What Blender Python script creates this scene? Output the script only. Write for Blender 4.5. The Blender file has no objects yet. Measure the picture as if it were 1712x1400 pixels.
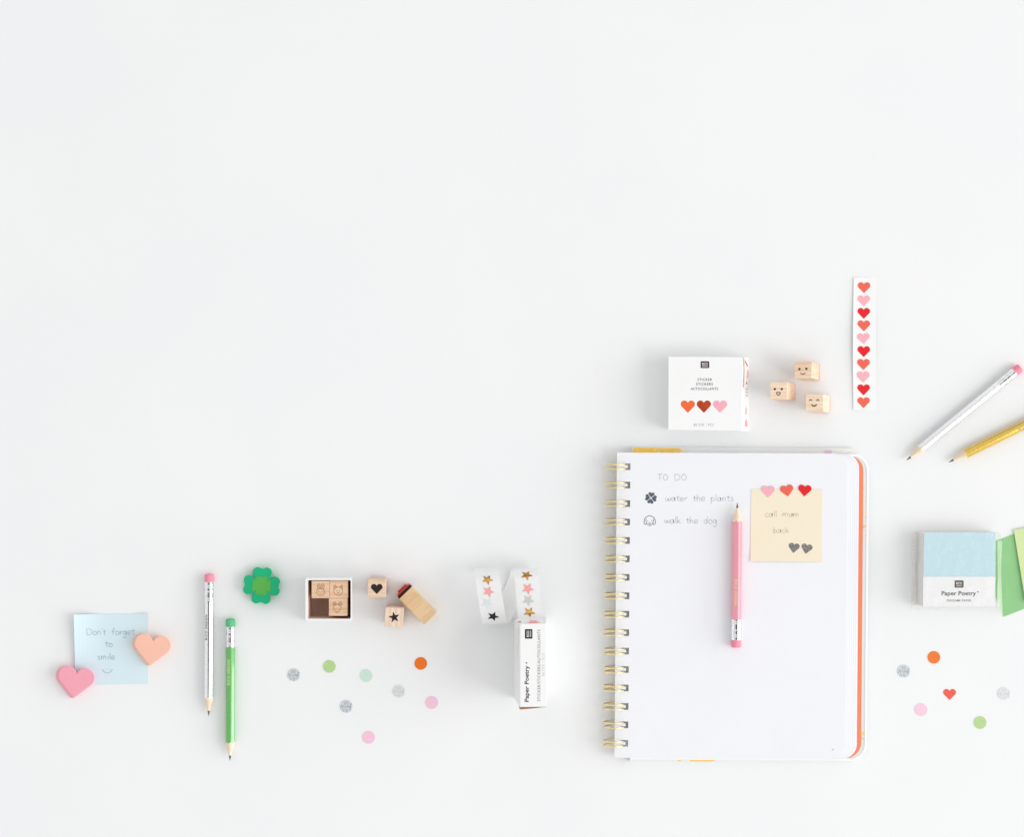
import bpy, bmesh, math, random
from mathutils import Vector, Matrix
from mathutils.geometry import tessellate_polygon
random.seed(7)
SC = bpy.context.scene
COL = SC.collection
S = 0.00041            # metres per design unit (about 0.41 mm)
D = 3400.0             # camera height in design units
# ------------------------------------------------------------------ camera
cam = bpy.data.cameras.new('camera'); cob = bpy.data.objects.new('camera', cam); COL.objects.link(cob)
cob.location = (0, 0, D*S); cob.rotation_euler = (0, 0, 0)
cam.sensor_fit = 'HORIZONTAL'; cam.sensor_width = 36; cam.lens = 36*D/1712
cam.clip_start = 0.05; cam.clip_end = 20
SC.camera = cob
# ------------------------------------------------------------------ world: bright white studio, darker where the camera and its stand hang overhead
W = bpy.data.worlds.new('World'); SC.world = W; W.use_nodes = True
nt = W.node_tree; N = nt.nodes; Lk = nt.links
bg = N['Background']
tc = N.new('ShaderNodeTexCoord'); sep = N.new('ShaderNodeSeparateXYZ')
Lk.new(tc.outputs['Generated'], sep.inputs[0])
nrm = N.new('ShaderNodeVectorMath'); nrm.operation = 'NORMALIZE'
Lk.new(tc.outputs['Generated'], nrm.inputs[0]); Lk.new(nrm.outputs[0], sep.inputs[0])
mr = N.new('ShaderNodeMapRange'); mr.inputs['From Min'].default_value = math.cos(math.radians(19)); mr.inputs['From Max'].default_value = math.cos(math.radians(13))
wn = N.new('ShaderNodeTexNoise'); wn.inputs['Scale'].default_value = 9; wn.inputs['Detail'].default_value = 3; Lk.new(nrm.outputs[0], wn.inputs['Vector'])
wa = N.new('ShaderNodeMath'); wa.operation = 'MULTIPLY_ADD'; wa.inputs[1].default_value = 0.09; Lk.new(wn.outputs[0], wa.inputs[0])
wb = N.new('ShaderNodeMath'); wb.operation = 'SUBTRACT'; wb.inputs[1].default_value = 0.045; Lk.new(sep.outputs['Z'], wb.inputs[0])
Lk.new(wb.outputs[0], wa.inputs[2]); Lk.new(wa.outputs[0], mr.inputs['Value'])
mx = N.new('ShaderNodeMixRGB'); mx.inputs[1].default_value = (0.99, 0.99, 0.99, 1); mx.inputs[2].default_value = (0.035, 0.03, 0.03, 1)
Lk.new(mr.outputs[0], mx.inputs[0])
mrx = N.new('ShaderNodeMapRange'); mrx.inputs['From Min'].default_value = -1; mrx.inputs['From Max'].default_value = 1
mrx.inputs['To Min'].default_value = 0.80; mrx.inputs['To Max'].default_value = 1.20
Lk.new(sep.outputs['X'], mrx.inputs['Value'])
mrw = N.new('ShaderNodeMapRange'); mrw.interpolation_type = 'SMOOTHSTEP'; mrw.inputs['From Min'].default_value = 0.76; mrw.inputs['From Max'].default_value = 0.97
mrw.inputs['To Min'].default_value = 0.0; mrw.inputs['To Max'].default_value = 3.4; Lk.new(sep.outputs['X'], mrw.inputs['Value'])
add = N.new('ShaderNodeMath'); add.operation = 'ADD'; Lk.new(mrx.outputs[0], add.inputs[0]); Lk.new(mrw.outputs[0], add.inputs[1])
mu = N.new('ShaderNodeMixRGB'); mu.blend_type = 'MULTIPLY'; mu.inputs[0].default_value = 1
Lk.new(mx.outputs[0], mu.inputs[1]); Lk.new(add.outputs[0], mu.inputs[2]); en = N.new('ShaderNodeTexNoise'); en.inputs['Scale'].default_value = 2.4; en.inputs['Detail'].default_value = 2; Lk.new(nrm.outputs[0], en.inputs['Vector'])
er_ = N.new('ShaderNodeMapRange'); er_.interpolation_type = 'SMOOTHSTEP'; er_.inputs['From Min'].default_value = 0.36; er_.inputs['From Max'].default_value = 0.56
er_.inputs['To Min'].default_value = 0.35; er_.inputs['To Max'].default_value = 1.16; Lk.new(en.outputs[0], er_.inputs['Value'])
m2 = N.new('ShaderNodeMixRGB'); m2.blend_type = 'MULTIPLY'; m2.inputs[0].default_value = 1
Lk.new(mu.outputs[0], m2.inputs[1]); Lk.new(er_.outputs[0], m2.inputs[2]); Lk.new(m2.outputs[0], bg.inputs[0])
bg.inputs[1].default_value = 1.0
# ------------------------------------------------------------------ window-like soft lamp from the right
la = bpy.data.lights.new('window_softbox', 'AREA'); lo = bpy.data.objects.new('window_softbox', la); COL.objects.link(lo)
la.shape = 'RECTANGLE'; la.size = 1.5; la.size_y = 1.1; la.energy = 22; la.color = (1.0, 0.985, 0.965)
lo.location = (2.3, -0.75, 1.9)
lo.rotation_euler = (Vector((0.1, -0.05, 0)) - lo.location).to_track_quat('-Z', 'Y').to_euler()
# ------------------------------------------------------------------ exposure
SC.view_settings.view_transform = 'Standard'; SC.view_settings.look = 'None'
SC.view_settings.exposure = 0.0; SC.view_settings.gamma = 1.0; SC.view_settings.use_curve_mapping = False
SC.render.resolution_x = 1024; SC.render.resolution_y = 838

# ================================================================== materials
def lin(c, g=1.08):
    o = []
    for v in c:
        v = v/255.0
        v = v/12.92 if v <= 0.04045 else ((v+0.055)/1.055)**2.4
        o.append(min(v/g, 0.92))
    return o
MATS = {}
def mat(name, rgb, rough=0.7, metal=0.0, spec=0.3, var=0.0, vs=60, bump=0.0, bs=900, coat=0.0, stretch=None):
    if name in MATS: return MATS[name]
    m = bpy.data.materials.new(name); m.use_nodes = True; t = m.node_tree; n = t.nodes; l = t.links
    b = n['Principled BSDF']; c = lin(rgb)
    b.inputs['Base Color'].default_value = (*c, 1); b.inputs['Roughness'].default_value = rough
    b.inputs['Metallic'].default_value = metal; b.inputs['Specular IOR Level'].default_value = spec
    b.inputs['Coat Weight'].default_value = coat; b.inputs['Coat Roughness'].default_value = 0.12; b.inputs['Coat IOR'].default_value = 1.7
    tc = n.new('ShaderNodeTexCoord'); mp = n.new('ShaderNodeMapping'); l.new(tc.outputs['Object'], mp.inputs[0])
    if stretch: mp.inputs['Scale'].default_value = stretch
    if var:
        nz = n.new('ShaderNodeTexNoise'); nz.inputs['Scale'].default_value = vs; nz.inputs['Detail'].default_value = 4
        l.new(mp.outputs[0], nz.inputs['Vector'])
        r = n.new('ShaderNodeMapRange'); r.inputs['From Min'].default_value = 0.3; r.inputs['From Max'].default_value = 0.7
        r.inputs['To Min'].default_value = 1-var; r.inputs['To Max'].default_value = min(1+var, 1/max(c)*0.97) if max(c) > 0 else 1+var
        l.new(nz.outputs[0], r.inputs['Value'])
        v = n.new('ShaderNodeVectorMath'); v.operation = 'SCALE'; v.inputs[0].default_value = c
        l.new(r.outputs[0], v.inputs['Scale']); l.new(v.outputs[0], b.inputs['Base Color'])
    if bump:
        nb = n.new('ShaderNodeTexNoise'); nb.inputs['Scale'].default_value = bs; nb.inputs['Detail'].default_value = 3
        l.new(mp.outputs[0], nb.inputs['Vector'])
        bp = n.new('ShaderNodeBump'); bp.inputs['Strength'].default_value = bump; bp.inputs['Distance'].default_value = 0.0003
        l.new(nb.outputs[0], bp.inputs['Height']); l.new(bp.outputs[0], b.inputs['Normal'])
    MATS[name] = m; return m
def wood(name, a, bcol, axis='x', seed=0.0):
    if name in MATS: return MATS[name]
    m = bpy.data.materials.new(name); m.use_nodes = True; t = m.node_tree; n = t.nodes; l = t.links
    b = n['Principled BSDF']; b.inputs['Roughness'].default_value = 0.62; b.inputs['Specular IOR Level'].default_value = 0.25
    tc = n.new('ShaderNodeTexCoord'); mp = n.new('ShaderNodeMapping'); l.new(tc.outputs['Object'], mp.inputs[0])
    mp.inputs['Location'].default_value = (seed, seed*1.7, seed*0.6)
    sc = {'x': (60, 900, 900), 'y': (900, 60, 900), 'z': (900, 900, 60)}[axis]
    mp.inputs['Scale'].default_value = sc
    nz = n.new('ShaderNodeTexNoise'); nz.inputs['Scale'].default_value = 1.0; nz.inputs['Detail'].default_value = 5; nz.inputs['Distortion'].default_value = 0.4
    l.new(mp.outputs[0], nz.inputs['Vector'])
    n2 = n.new('ShaderNodeTexNoise'); n2.inputs['Scale'].default_value = 0.28; n2.inputs['Detail'].default_value = 2
    l.new(mp.outputs[0], n2.inputs['Vector'])
    ad = n.new('ShaderNodeMath'); ad.operation = 'ADD'; l.new(nz.outputs[0], ad.inputs[0]); l.new(n2.outputs[0], ad.inputs[1])
    r = n.new('ShaderNodeValToRGB'); l.new(ad.outputs[0], r.inputs[0])
    mh = n.new('ShaderNodeMath'); mh.operation = 'MULTIPLY'; mh.inputs[1].default_value = 0.5
    l.new(ad.outputs[0], mh.inputs[0]); l.new(mh.outputs[0], r.inputs[0])
    e = r.color_ramp.elements; e[0].position = 0.36; e[0].color = (*lin(bcol), 1); e[1].position = 0.60; e[1].color = (*lin(a), 1)
    l.new(r.outputs[0], b.inputs['Base Color'])
    MATS[name] = m; return m
def glitter(name, lo_, hi_):
    m = bpy.data.materials.new(name); m.use_nodes = True; t = m.node_tree; n = t.nodes; l = t.links
    b = n['Principled BSDF']; b.inputs['Roughness'].default_value = 0.45; b.inputs['Metallic'].default_value = 0.25
    tc = n.new('ShaderNodeTexCoord'); v = n.new('ShaderNodeTexVoronoi'); v.inputs['Scale'].default_value = 1500
    l.new(tc.outputs['Object'], v.inputs['Vector'])
    sp = n.new('ShaderNodeSeparateColor'); l.new(v.outputs['Color'], sp.inputs[0])
    r = n.new('ShaderNodeValToRGB'); l.new(sp.outputs[0], r.inputs[0])
    e = r.color_ramp.elements; e[0].position = 0.0; e[0].color = (*lin(lo_), 1); e[1].position = 0.45; e[1].color = (*lin(hi_), 1)
    l.new(r.outputs[0], b.inputs['Base Color']); return m
def film(name, rgb, transp=0.3, rough=0.3):
    m = bpy.data.materials.new(name); m.use_nodes = True; t = m.node_tree; n = t.nodes; l = t.links
    b = n['Principled BSDF']; b.inputs['Base Color'].default_value = (*lin(rgb), 1); b.inputs['Roughness'].default_value = rough
    tr = n.new('ShaderNodeBsdfTransparent'); mix = n.new('ShaderNodeMixShader'); mix.inputs[0].default_value = transp
    l.new(b.outputs[0], mix.inputs[1]); l.new(tr.outputs[0], mix.inputs[2]); l.new(mix.outputs[0], n['Material Output'].inputs[0])
    return m
def cello(name):
    m = bpy.data.materials.new(name); m.use_nodes = True; t = m.node_tree; n = t.nodes; l = t.links
    tr = n.new('ShaderNodeBsdfTransparent'); tr.inputs[0].default_value = (0.99, 0.992, 0.992, 1)
    g = n.new('ShaderNodeBsdfGlossy'); g.inputs['Roughness'].default_value = 0.08; g.inputs[0].default_value = (1, 1, 1, 1)
    tc = n.new('ShaderNodeTexCoord'); nb = n.new('ShaderNodeTexNoise'); nb.inputs['Scale'].default_value = 120
    l.new(tc.outputs['Object'], nb.inputs['Vector'])
    bp = n.new('ShaderNodeBump'); bp.inputs['Strength'].default_value = 0.5; bp.inputs['Distance'].default_value = 0.002
    l.new(nb.outputs[0], bp.inputs['Height']); l.new(bp.outputs[0], g.inputs['Normal'])
    fr = n.new('ShaderNodeLayerWeight'); l.new(bp.outputs[0], fr.inputs['Normal'])
    pw = n.new('ShaderNodeMath'); pw.operation = 'POWER'; pw.inputs[1].default_value = 4; l.new(fr.outputs['Facing'], pw.inputs[0])
    mul = n.new('ShaderNodeMath'); mul.operation = 'MULTIPLY_ADD'; mul.inputs[1].default_value = 0.6; mul.inputs[2].default_value = 0.03
    l.new(pw.outputs[0], mul.inputs[0])
    mix = n.new('ShaderNodeMixShader'); l.new(mul.outputs[0], mix.inputs[0])
    l.new(tr.outputs[0], mix.inputs[1]); l.new(g.outputs[0], mix.inputs[2]); l.new(mix.outputs[0], n['Material Output'].inputs[0])
    return m

def table_mat():
    m = bpy.data.materials.new('matte white tabletop board'); m.use_nodes = True; t = m.node_tree; n = t.nodes; l = t.links
    b = n['Principled BSDF']; b.inputs['Roughness'].default_value = .75; b.inputs['Specular IOR Level'].default_value = .15
    tc = n.new('ShaderNodeTexCoord'); a = n.new('ShaderNodeTexNoise'); a.inputs['Scale'].default_value = 7; a.inputs['Detail'].default_value = 3
    l.new(tc.outputs['Object'], a.inputs['Vector'])
    r = n.new('ShaderNodeValToRGB'); l.new(a.outputs[0], r.inputs[0]); e = r.color_ramp.elements
    e[0].position = .36; e[0].color = (*lin((240, 241, 241), 1.035), 1); e[1].position = .64; e[1].color = (*lin((238, 240, 241), 1.035), 1)
    f = n.new('ShaderNodeTexNoise'); f.inputs['Scale'].default_value = 900; f.inputs['Detail'].default_value = 2; l.new(tc.outputs['Object'], f.inputs['Vector'])
    mr_ = n.new('ShaderNodeMapRange'); mr_.inputs['To Min'].default_value = .975; mr_.inputs['To Max'].default_value = 1.02; l.new(f.outputs[0], mr_.inputs['Value'])
    v = n.new('ShaderNodeVectorMath'); v.operation = 'SCALE'; l.new(r.outputs[0], v.inputs[0]); l.new(mr_.outputs[0], v.inputs['Scale']); l.new(v.outputs[0], b.inputs['Base Color'])
    bp = n.new('ShaderNodeBump'); bp.inputs['Strength'].default_value = .12; bp.inputs['Distance'].default_value = .0002; l.new(f.outputs[0], bp.inputs['Height']); l.new(bp.outputs[0], b.inputs['Normal'])
    return m
M_table = table_mat()
M_page = mat('notebook paper', (242, 243, 247), 0.85, spec=0.12, var=0.008, vs=40, bump=0.12, bs=1500)
M_pedge = mat('lower notebook pages', (246, 247, 250), 0.85, spec=0.12)
M_card = mat('white printed card', (247, 247, 247), 0.55, spec=0.25, var=0.008, vs=50, bump=0.08, bs=700)
M_kraft = mat('brown board core', (176, 110, 62), 0.8)
M_black = mat('black ink', (38, 28, 30), 0.6)
M_dark = mat('dark brown print', (70, 52, 54), 0.7)
M_grey = mat('grey print', (168, 166, 168), 0.7)
M_pale = mat('pale grey print', (205, 206, 206), 0.7)
M_white = mat('white ink', (245, 243, 240), 0.7)
M_graph = mat('pencil line on white paper', (202, 205, 213), 0.8, var=0.12, vs=900)
M_graphb = mat('pencil line on blue paper', (180, 200, 210), 0.8, var=0.12, vs=900)
M_graphy = mat('pencil line on cream paper', (220, 204, 184), 0.8, var=0.1, vs=900)
M_gold = mat('gold wire', (255, 236, 182), 0.4, metal=1.0)
M_steel = mat('silver ferrule metal', (250, 250, 252), 0.10, metal=1.0, bump=0.12, bs=350)
M_lead = mat('graphite lead', (92, 90, 96), 0.4, spec=0.5)
M_cone = wood('sharpened cedar', (250, 236, 214), (240, 216, 186), 'x', 3.1)
def body_mat(name, rgb): return mat(name, rgb, 0.28, spec=0.5, coat=1.0)

# ================================================================== mesh helpers
def w(px, py, h=0.0):
    k = (D-h)/D
    return ((px-856.0)*k, (700.0-py)*k, h)
class MB:
    def __init__(s): s.v = []; s.f = []; s.m = []
    def add(s, vs, fs, mi=0):
        o = len(s.v); s.v += [tuple(v) for v in vs]
        for f in fs: s.f.append(tuple(o+i for i in f)); s.m.append(mi)
    def loft(s, rings, mi=0, cap0=True, cap1=True, topmi=None):
        n = len(rings[0]); vs = [p for r in rings for p in r]; fs = []
        for k in range(len(rings)-1):
            for i in range(n):
                j = (i+1) % n; fs.append((k*n+i, k*n+j, (k+1)*n+j, (k+1)*n+i))
        s.add(vs, fs, mi)
        for flag, r, fl in ((cap0, rings[0], True), (cap1, rings[-1], False)):
            if flag:
                t = tessellate_polygon([[Vector((p[0], p[1], p[2])) for p in r]])
                s.add(r, orient([tuple(x) for x in t], r, not fl), mi if (fl or topmi is None) else topmi)
    def sheet(s, loops, z=None, mi=0):
        """flat horizontal faces; loops = [outer, hole, ...] of 3D points"""
        t = tessellate_polygon([[Vector(p) for p in l] for l in loops])
        vs = [p for l in loops for p in l]
        s.add(vs, orient([tuple(x) for x in t], vs, True), mi)
    def plate(s, loops, z0, z1, mi=0):
        top = [[(p[0], p[1], z1) for p in l] for l in loops]; bot = [[(p[0], p[1], z0) for p in l] for l in loops]
        s.sheet(top, mi=mi)
        t = tessellate_polygon([[Vector(p) for p in l] for l in bot]); vs = [p for l in bot for p in l]
        s.add(vs, orient([tuple(x) for x in t], vs, False), mi)
        for a, b in zip(bot, top):
            n = len(a); s.add(a+b, [(i, (i+1) % n, n+(i+1) % n, n+i) for i in range(n)], mi)
def orient(tris, vs, up):
    out = []
    for f in tris:
        a, b, c = [Vector(vs[i]) for i in f]
        nz = (b-a).cross(c-a).z
        if (nz > 0) != up: f = tuple(reversed(f))
        out.append(f)
    return out
def build(name, mb, mats, parent=None, origin=(0, 0, 0), smooth=False, fixn=True, bevel=0):
    me = bpy.data.meshes.new(name)
    me.from_pydata([((v[0]-origin[0])*S, (v[1]-origin[1])*S, (v[2]-origin[2])*S) for v in mb.v], [], mb.f)
    if not isinstance(mats, (list, tuple)): mats = [mats]
    for m in mats: me.materials.append(m)
    me.polygons.foreach_set('material_index', mb.m)
    bm = bmesh.new(); bm.from_mesh(me)
    bmesh.ops.remove_doubles(bm, verts=bm.verts, dist=1e-7)
    if fixn: bmesh.ops.recalc_face_normals(bm, faces=bm.faces)
    if bevel:
        es = [e for e in bm.edges if len(e.link_faces) == 2 and e.calc_face_angle(0) > 0.6]
        bmesh.ops.bevel(bm, geom=es, offset=bevel*S, segments=2, affect='EDGES', profile=0.6)
    bm.to_mesh(me); bm.free()
    if smooth: me.polygons.foreach_set('use_smooth', [True]*len(me.polygons))
    o = bpy.data.objects.new(name, me); COL.objects.link(o)
    if parent is not None: o.parent = parent
    else: o.location = tuple(c*S for c in origin)
    return o
def tag(o, label, cat, group=None, kind=None):
    if kind: o['kind'] = kind
    if label: o['label'] = label
    if cat: o['category'] = cat
    if group: o['group'] = group
    return o
def thing(name, label, cat, org, group=None, rotz=0):
    o = bpy.data.objects.new(name, None); COL.objects.link(o); o.empty_display_size = 0.01
    o.location = tuple(c*S for c in org); o.rotation_euler = (0, 0, rotz)
    tag(o, label, cat, group); return o
# ---- outlines (local 2D, y up)
def circle(cx, cy, r, n=48, a0=0): return [(cx+r*math.cos(a0+2*math.pi*i/n), cy+r*math.sin(a0+2*math.pi*i/n)) for i in range(n)]
def heart(Wd, Ht=None, q=0.06, rot=0.0, cx=0, cy=0, n=16):
    """half-width Wd; outline with round lobes and a tip of radius q; centred on its box"""
    r = 0.515; a = 0.485; ht = (Ht or Wd*1.75)/Wd
    ty = r-ht+q
    d = math.hypot(a, ty); ang = math.atan2(ty, -a)
    # external tangent between lobe (a,0,r) and tip circle (0,ty,q)
    base = math.atan2(0-ty, a-0); off = math.acos((q-r)/d)
    th = base-off
    pts = []
    cl = math.acos(min(1, a/r))          # cleft angle on the right lobe: pi-cl
    a1 = math.pi-cl
    k = 0
    while k <= n*2:
        t = a1+(th-a1)*k/(n*2); pts.append((a+r*math.cos(t), r*math.sin(t))); k += 1
    for k in range(1, n//2+1):
        t = th+(-math.pi/2-th)*k/(n//2); pts.append((q*math.cos(t), ty+q*math.sin(t)))
    left = [(-x, y) for x, y in reversed(pts[1:-1])]
    out = pts+left
    my = (r+(r-ht))/2
    c, s = math.cos(math.radians(rot)), math.sin(math.radians(rot))
    res = []
    for x, y in out:
        x, y = x*Wd, (y-my)*Wd
        res.append((cx+x*c-y*s, cy+x*s+y*c))
    return list(reversed(res))
def star(R, rot=0, cx=0, cy=0, inner=0.45):
    p = []
    for k in range(10):
        rr = R if k % 2 == 0 else R*inner
        a = math.radians(rot+90+36*k)
        if k % 2 == 0:
            for da in (-2.6, 0, 2.6):
                p.append((cx+(rr*(0.975 if da else 1.0))*math.cos(a+math.radians(da)), cy+(rr*(0.975 if da else 1.0))*math.sin(a+math.radians(da))))
        else: p.append((cx+rr*math.cos(a), cy+rr*math.sin(a)))
    return p
def rrect(x0, y0, x1, y1, r, n=8):
    if not isinstance(r, (tuple, list)): r = (r,)*4     # TL TR BR BL in picture sense (y down)
    p = []
    for (cx, cy, a0, rr) in ((x1-r[1], y0+r[1], -90, r[1]), (x1-r[2], y1-r[2], 0, r[2]), (x0+r[3], y1-r[3], 90, r[3]), (x0+r[0], y0+r[0], 180, r[0])):
        if rr <= 0.01: p.append((cx, cy)); continue
        for k in range(n+1):
            a = math.radians(a0+90*k/n); p.append((cx+rr*math.cos(a), cy+rr*math.sin(a)))
    return p
def catmull(pts, n=8, closed=False):
    if len(pts) < 3 and not closed: return list(pts)
    out = []; P = [Vector(p) for p in pts]; m = len(P)
    rng = range(m) if closed else range(m-1)
    for i in rng:
        p0 = P[(i-1) % m] if (closed or i > 0) else P[0]*2-P[1]
        p1 = P[i]; p2 = P[(i+1) % m]
        p3 = P[(i+2) % m] if (closed or i+2 < m) else P[-1]*2-P[-2]
        for k in range(n):
            t = k/n
            out.append(0.5*((2*p1)+(p2-p0)*t+(2*p0-5*p1+4*p2-p3)*t*t+(3*p1-p0-3*p2+p3)*t*t*t))
    if not closed: out.append(P[-1].copy())
    return [tuple(v) for v in out]
def stroke(mb, pts, wd, fn, closed=False, mi=0):
    """flat ribbon along a 2D polyline; fn maps (x, y) to 3D"""
    n = len(pts)
    if n < 2: return
    L, R = [], []
    for i in range(n):
        a = pts[i-1] if (i > 0 or closed) else pts[i]; b = pts[(i+1) % n] if (i < n-1 or closed) else pts[i]
        dx, dy = b[0]-a[0], b[1]-a[1]; l = math.hypot(dx, dy) or 1
        nx, ny = -dy/l*wd/2, dx/l*wd/2
        L.append(fn(pts[i][0]+nx, pts[i][1]+ny)); R.append(fn(pts[i][0]-nx, pts[i][1]-ny))
    vs = L+R; m = n if closed else n-1
    mb.add(vs, [(i, (i+1) % n, n+(i+1) % n, n+i) for i in range(m)], mi)
def top(h): return lambda x, y: w(x, y, h)
def text_geo(s, bold=0.0, space=1.0):
    cu = bpy.data.curves.new('t', 'FONT'); cu.body = s; cu.size = 1; cu.offset = bold; cu.space_character = space; cu.resolution_u = 3
    ob = bpy.data.objects.new('t', cu); COL.objects.link(ob)
    dg = bpy.context.evaluated_depsgraph_get(); dg.update()
    me = bpy.data.meshes.new_from_object(ob.evaluated_get(dg))
    vs = [(v.co.x, v.co.y) for v in me.vertices]; fs = [tuple(p.vertices) for p in me.polygons]
    bpy.data.objects.remove(ob); bpy.data.curves.remove(cu); bpy.data.meshes.remove(me)
    return vs, fs
def text(mb, s, x0, y0, length, cap, fn, bold=0.0, rot=0, mi=0, space=1.0):
    """writes s from (x0, y0) (baseline start, picture coordinates), reading direction rotated by rot degrees counter-clockwise"""
    vs, fs = text_geo(s, bold, space)
    xs = [v[0] for v in vs]; mnx, mxx = min(xs), max(xs)
    cv, _ = text_geo('E', bold); ch = max(v[1] for v in cv); cb = min(v[1] for v in cv)
    sx = length/(mxx-mnx); sy = cap/(ch-cb)
    c, q = math.cos(math.radians(rot)), math.sin(math.radians(rot))
    out = []
    for x, y in vs:
        u, v = (x-mnx)*sx, (y-cb)*sy
        out.append(fn(x0+u*c-v*q, y0-(u*q+v*c)))
    mb.add(out, fs, mi)
# ---- handwriting (single strokes; x-height 1)
G = {
'a': (1.08, [[(.76, .86), (.42, 1.0), (.08, .62), (.12, .15), (.42, .02), (.72, .35), (.79, .95)], [(.79, .95), (.77, .3), (.96, .02)]]),
'b': (1.0, [[(.1, 1.75), (.12, .9), (.1, .05)], [(.1, .5), (.4, .92), (.78, .6), (.66, .12), (.3, 0), (.1, .15)]]),
'c': (.95, [[(.78, .86), (.45, 1.0), (.1, .62), (.16, .12), (.5, 0), (.84, .14)]]),
'd': (1.05, [[(.76, .78), (.4, .98), (.08, .52), (.3, .02), (.68, .2), (.78, .5)], [(.84, 1.75), (.8, .8), (.82, 0)]]),
'e': (.98, [[(.1, .48), (.5, .5), (.78, .66), (.58, .98), (.24, .92), (.08, .46), (.28, .04), (.84, .14)]]),
'f': (.85, [[(.86, 1.55), (.6, 1.72), (.4, 1.4), (.36, .7), (.34, 0)], [(.02, .9), (.72, .94)]]),
'g': (1.05, [[(.76, .86), (.42, 1.0), (.08, .6), (.34, .1), (.7, .4), (.79, .9)], [(.8, .95), (.84, .1), (.74, -.6), (.42, -.85), (.05, -.55)]]),
'h': (1.0, [[(.12, 1.75), (.1, .9), (.1, 0)], [(.1, .5), (.38, .96), (.68, .78), (.72, 0)]]),
'i': (.45, [[(.2, .95), (.2, .5), (.24, 0)], [(.2, 1.38), (.23, 1.46)]]),
'k': (.95, [[(.1, 1.75), (.1, .9), (.1, 0)], [(.72, .95), (.4, .62), (.16, .45)], [(.16, .45), (.45, .28), (.82, 0)]]),
'l': (.45, [[(.2, 1.75), (.18, .9), (.24, 0)]]),
'm': (1.5, [[(.1, .95), (.12, .5), (.1, 0)], [(.1, .5), (.35, .96), (.58, .78), (.62, 0)], [(.62, .5), (.88, .96), (1.12, .78), (1.2, .05)]]),
'n': (1.0, [[(.1, .95), (.12, .5), (.1, 0)], [(.1, .5), (.38, .96), (.68, .78), (.74, 0)]]),
'o': (1.0, [[(.42, .98), (.12, .72), (.1, .25), (.42, 0), (.78, .25), (.76, .75), (.42, .98), (.3, .96)]]),
'p': (1.0, [[(.14, .95), (.1, .1), (.06, -.85)], [(.12, .55), (.42, .96), (.8, .62), (.66, .1), (.3, 0), (.12, .15)]]),
'r': (.75, [[(.1, .95), (.14, .5), (.12, 0)], [(.13, .5), (.35, .88), (.7, .92)]]),
's': (.85, [[(.7, .88), (.38, 1.0), (.16, .78), (.4, .54), (.68, .3), (.5, .02), (.08, .08)]]),
't': (.8, [[(.36, 1.5), (.34, .8), (.36, .15), (.62, .02)], [(.0, .94), (.4, .98), (.76, .96)]]),
'u': (1.0, [[(.1, .95), (.12, .3), (.38, 0), (.7, .3), (.76, .95)], [(.76, .95), (.78, .3), (.86, 0)]]),
'w': (1.35, [[(.05, .9), (.1, .25), (.32, 0), (.56, .3), (.62, .72)], [(.62, .72), (.68, .2), (.9, .02), (1.14, .3), (1.18, .92)]]),
"'": (.35, [[(.18, 1.7), (.14, 1.4)]]),
'D': (1.45, [[(.14, 1.5), (.14, .7), (.2, 0)], [(-.02, 1.46), (.5, 1.5), (1.1, 1.2), (1.2, .6), (.8, .1), (.2, -.04)]]),
'T': (1.2, [[(-.02, 1.45), (.5, 1.5), (1.12, 1.52)], [(.6, 1.5), (.56, .8), (.6, 0)]]),
'O': (1.4, [[(.7, 1.5), (.26, 1.2), (.16, .5), (.56, .02), (1.06, .3), (1.14, 1.0), (.72, 1.5), (.5, 1.46)]]),
' ': (1.15, []),
}
def hand(mb, s, x0, ybase, length, xh, fn, wd=1.25, slope=0.0):
    adv = 0; items = []
    for ch in s:
        a, st = G[ch]; items.append((adv, st)); adv += a
    k = length/(adv-0.1)
    for off, st in items:
        j = random.uniform(-.06, .06); sc = random.uniform(.95, 1.06)
        for pl in st:
            p = catmull([(x*sc, y*sc+j, 0) for x, y in pl], 6)
            p = [(x0+(off+x)*k, ybase-y*xh+slope*(off+x)*k) for x, y, _ in p]
            stroke(mb, p, wd*random.uniform(.9, 1.1), fn)
def poly(mb, pts, fn, mi=0):
    mb.sheet([[fn(x, y) for x, y in pts]], mi=mi)
def pic(pts, cx, cy): return [(cx+x, cy-y) for x, y in pts]    # local y-up outline -> picture coordinates
def block(name, top4, h1, bot4, h0, m, parent, org, bevel=0.5):
    mb = MB(); t = [w(x, y, h1) for x, y in top4]; b = [w(x, y, h0) for x, y in bot4]
    mb.add(b+t, [(3, 2, 1, 0), (4, 5, 6, 7), (0, 1, 5, 4), (1, 2, 6, 5), (2, 3, 7, 6), (3, 0, 4, 7)])
    return build(name, mb, m, parent, org, bevel=bevel)
def logo(x0, y0, x1, y1, h, parent, org, rot=0, sidefn=None, ink=None):
    fn = sidefn or top(h)
    mb = MB(); poly(mb, rrect(x0, y0, x1, y1, 1.4, 5), fn, 0)
    o = build('logo', mb, ink or M_black, parent, org, fixn=False)
    f2 = (lambda x, y: w(x, y, h+0.12))
    mb = MB(); W_, H_ = x1-x0, y1-y0
    if rot == 0:
        text(mb, 'RICO', x0+W_*.17, y0+H_*.56, W_*.66, H_*.34, f2, bold=0.02)
        text(mb, 'DESIGN', x0+W_*.17, y0+H_*.84, W_*.66, H_*.18, f2, bold=0.01)
    else:
        text(mb, 'RICO', x0+W_*.56, y1-H_*.17, H_*.66, W_*.34, f2, bold=0.02, rot=90)
        text(mb, 'DESIGN', x0+W_*.84, y1-H_*.17, H_*.66, W_*.18, f2, bold=0.01, rot=90)
    build('logo_lettering', mb, M_white, o, org, fixn=False)
    return o

# ================================================================== tabletop
mb = MB(); R_ = 3600
mb.plate([[(-R_, -R_), (R_, -R_), (R_, R_), (-R_, R_)]], -60, 0)
tag(build('tabletop', mb, M_table), None, None, kind='structure')

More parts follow.
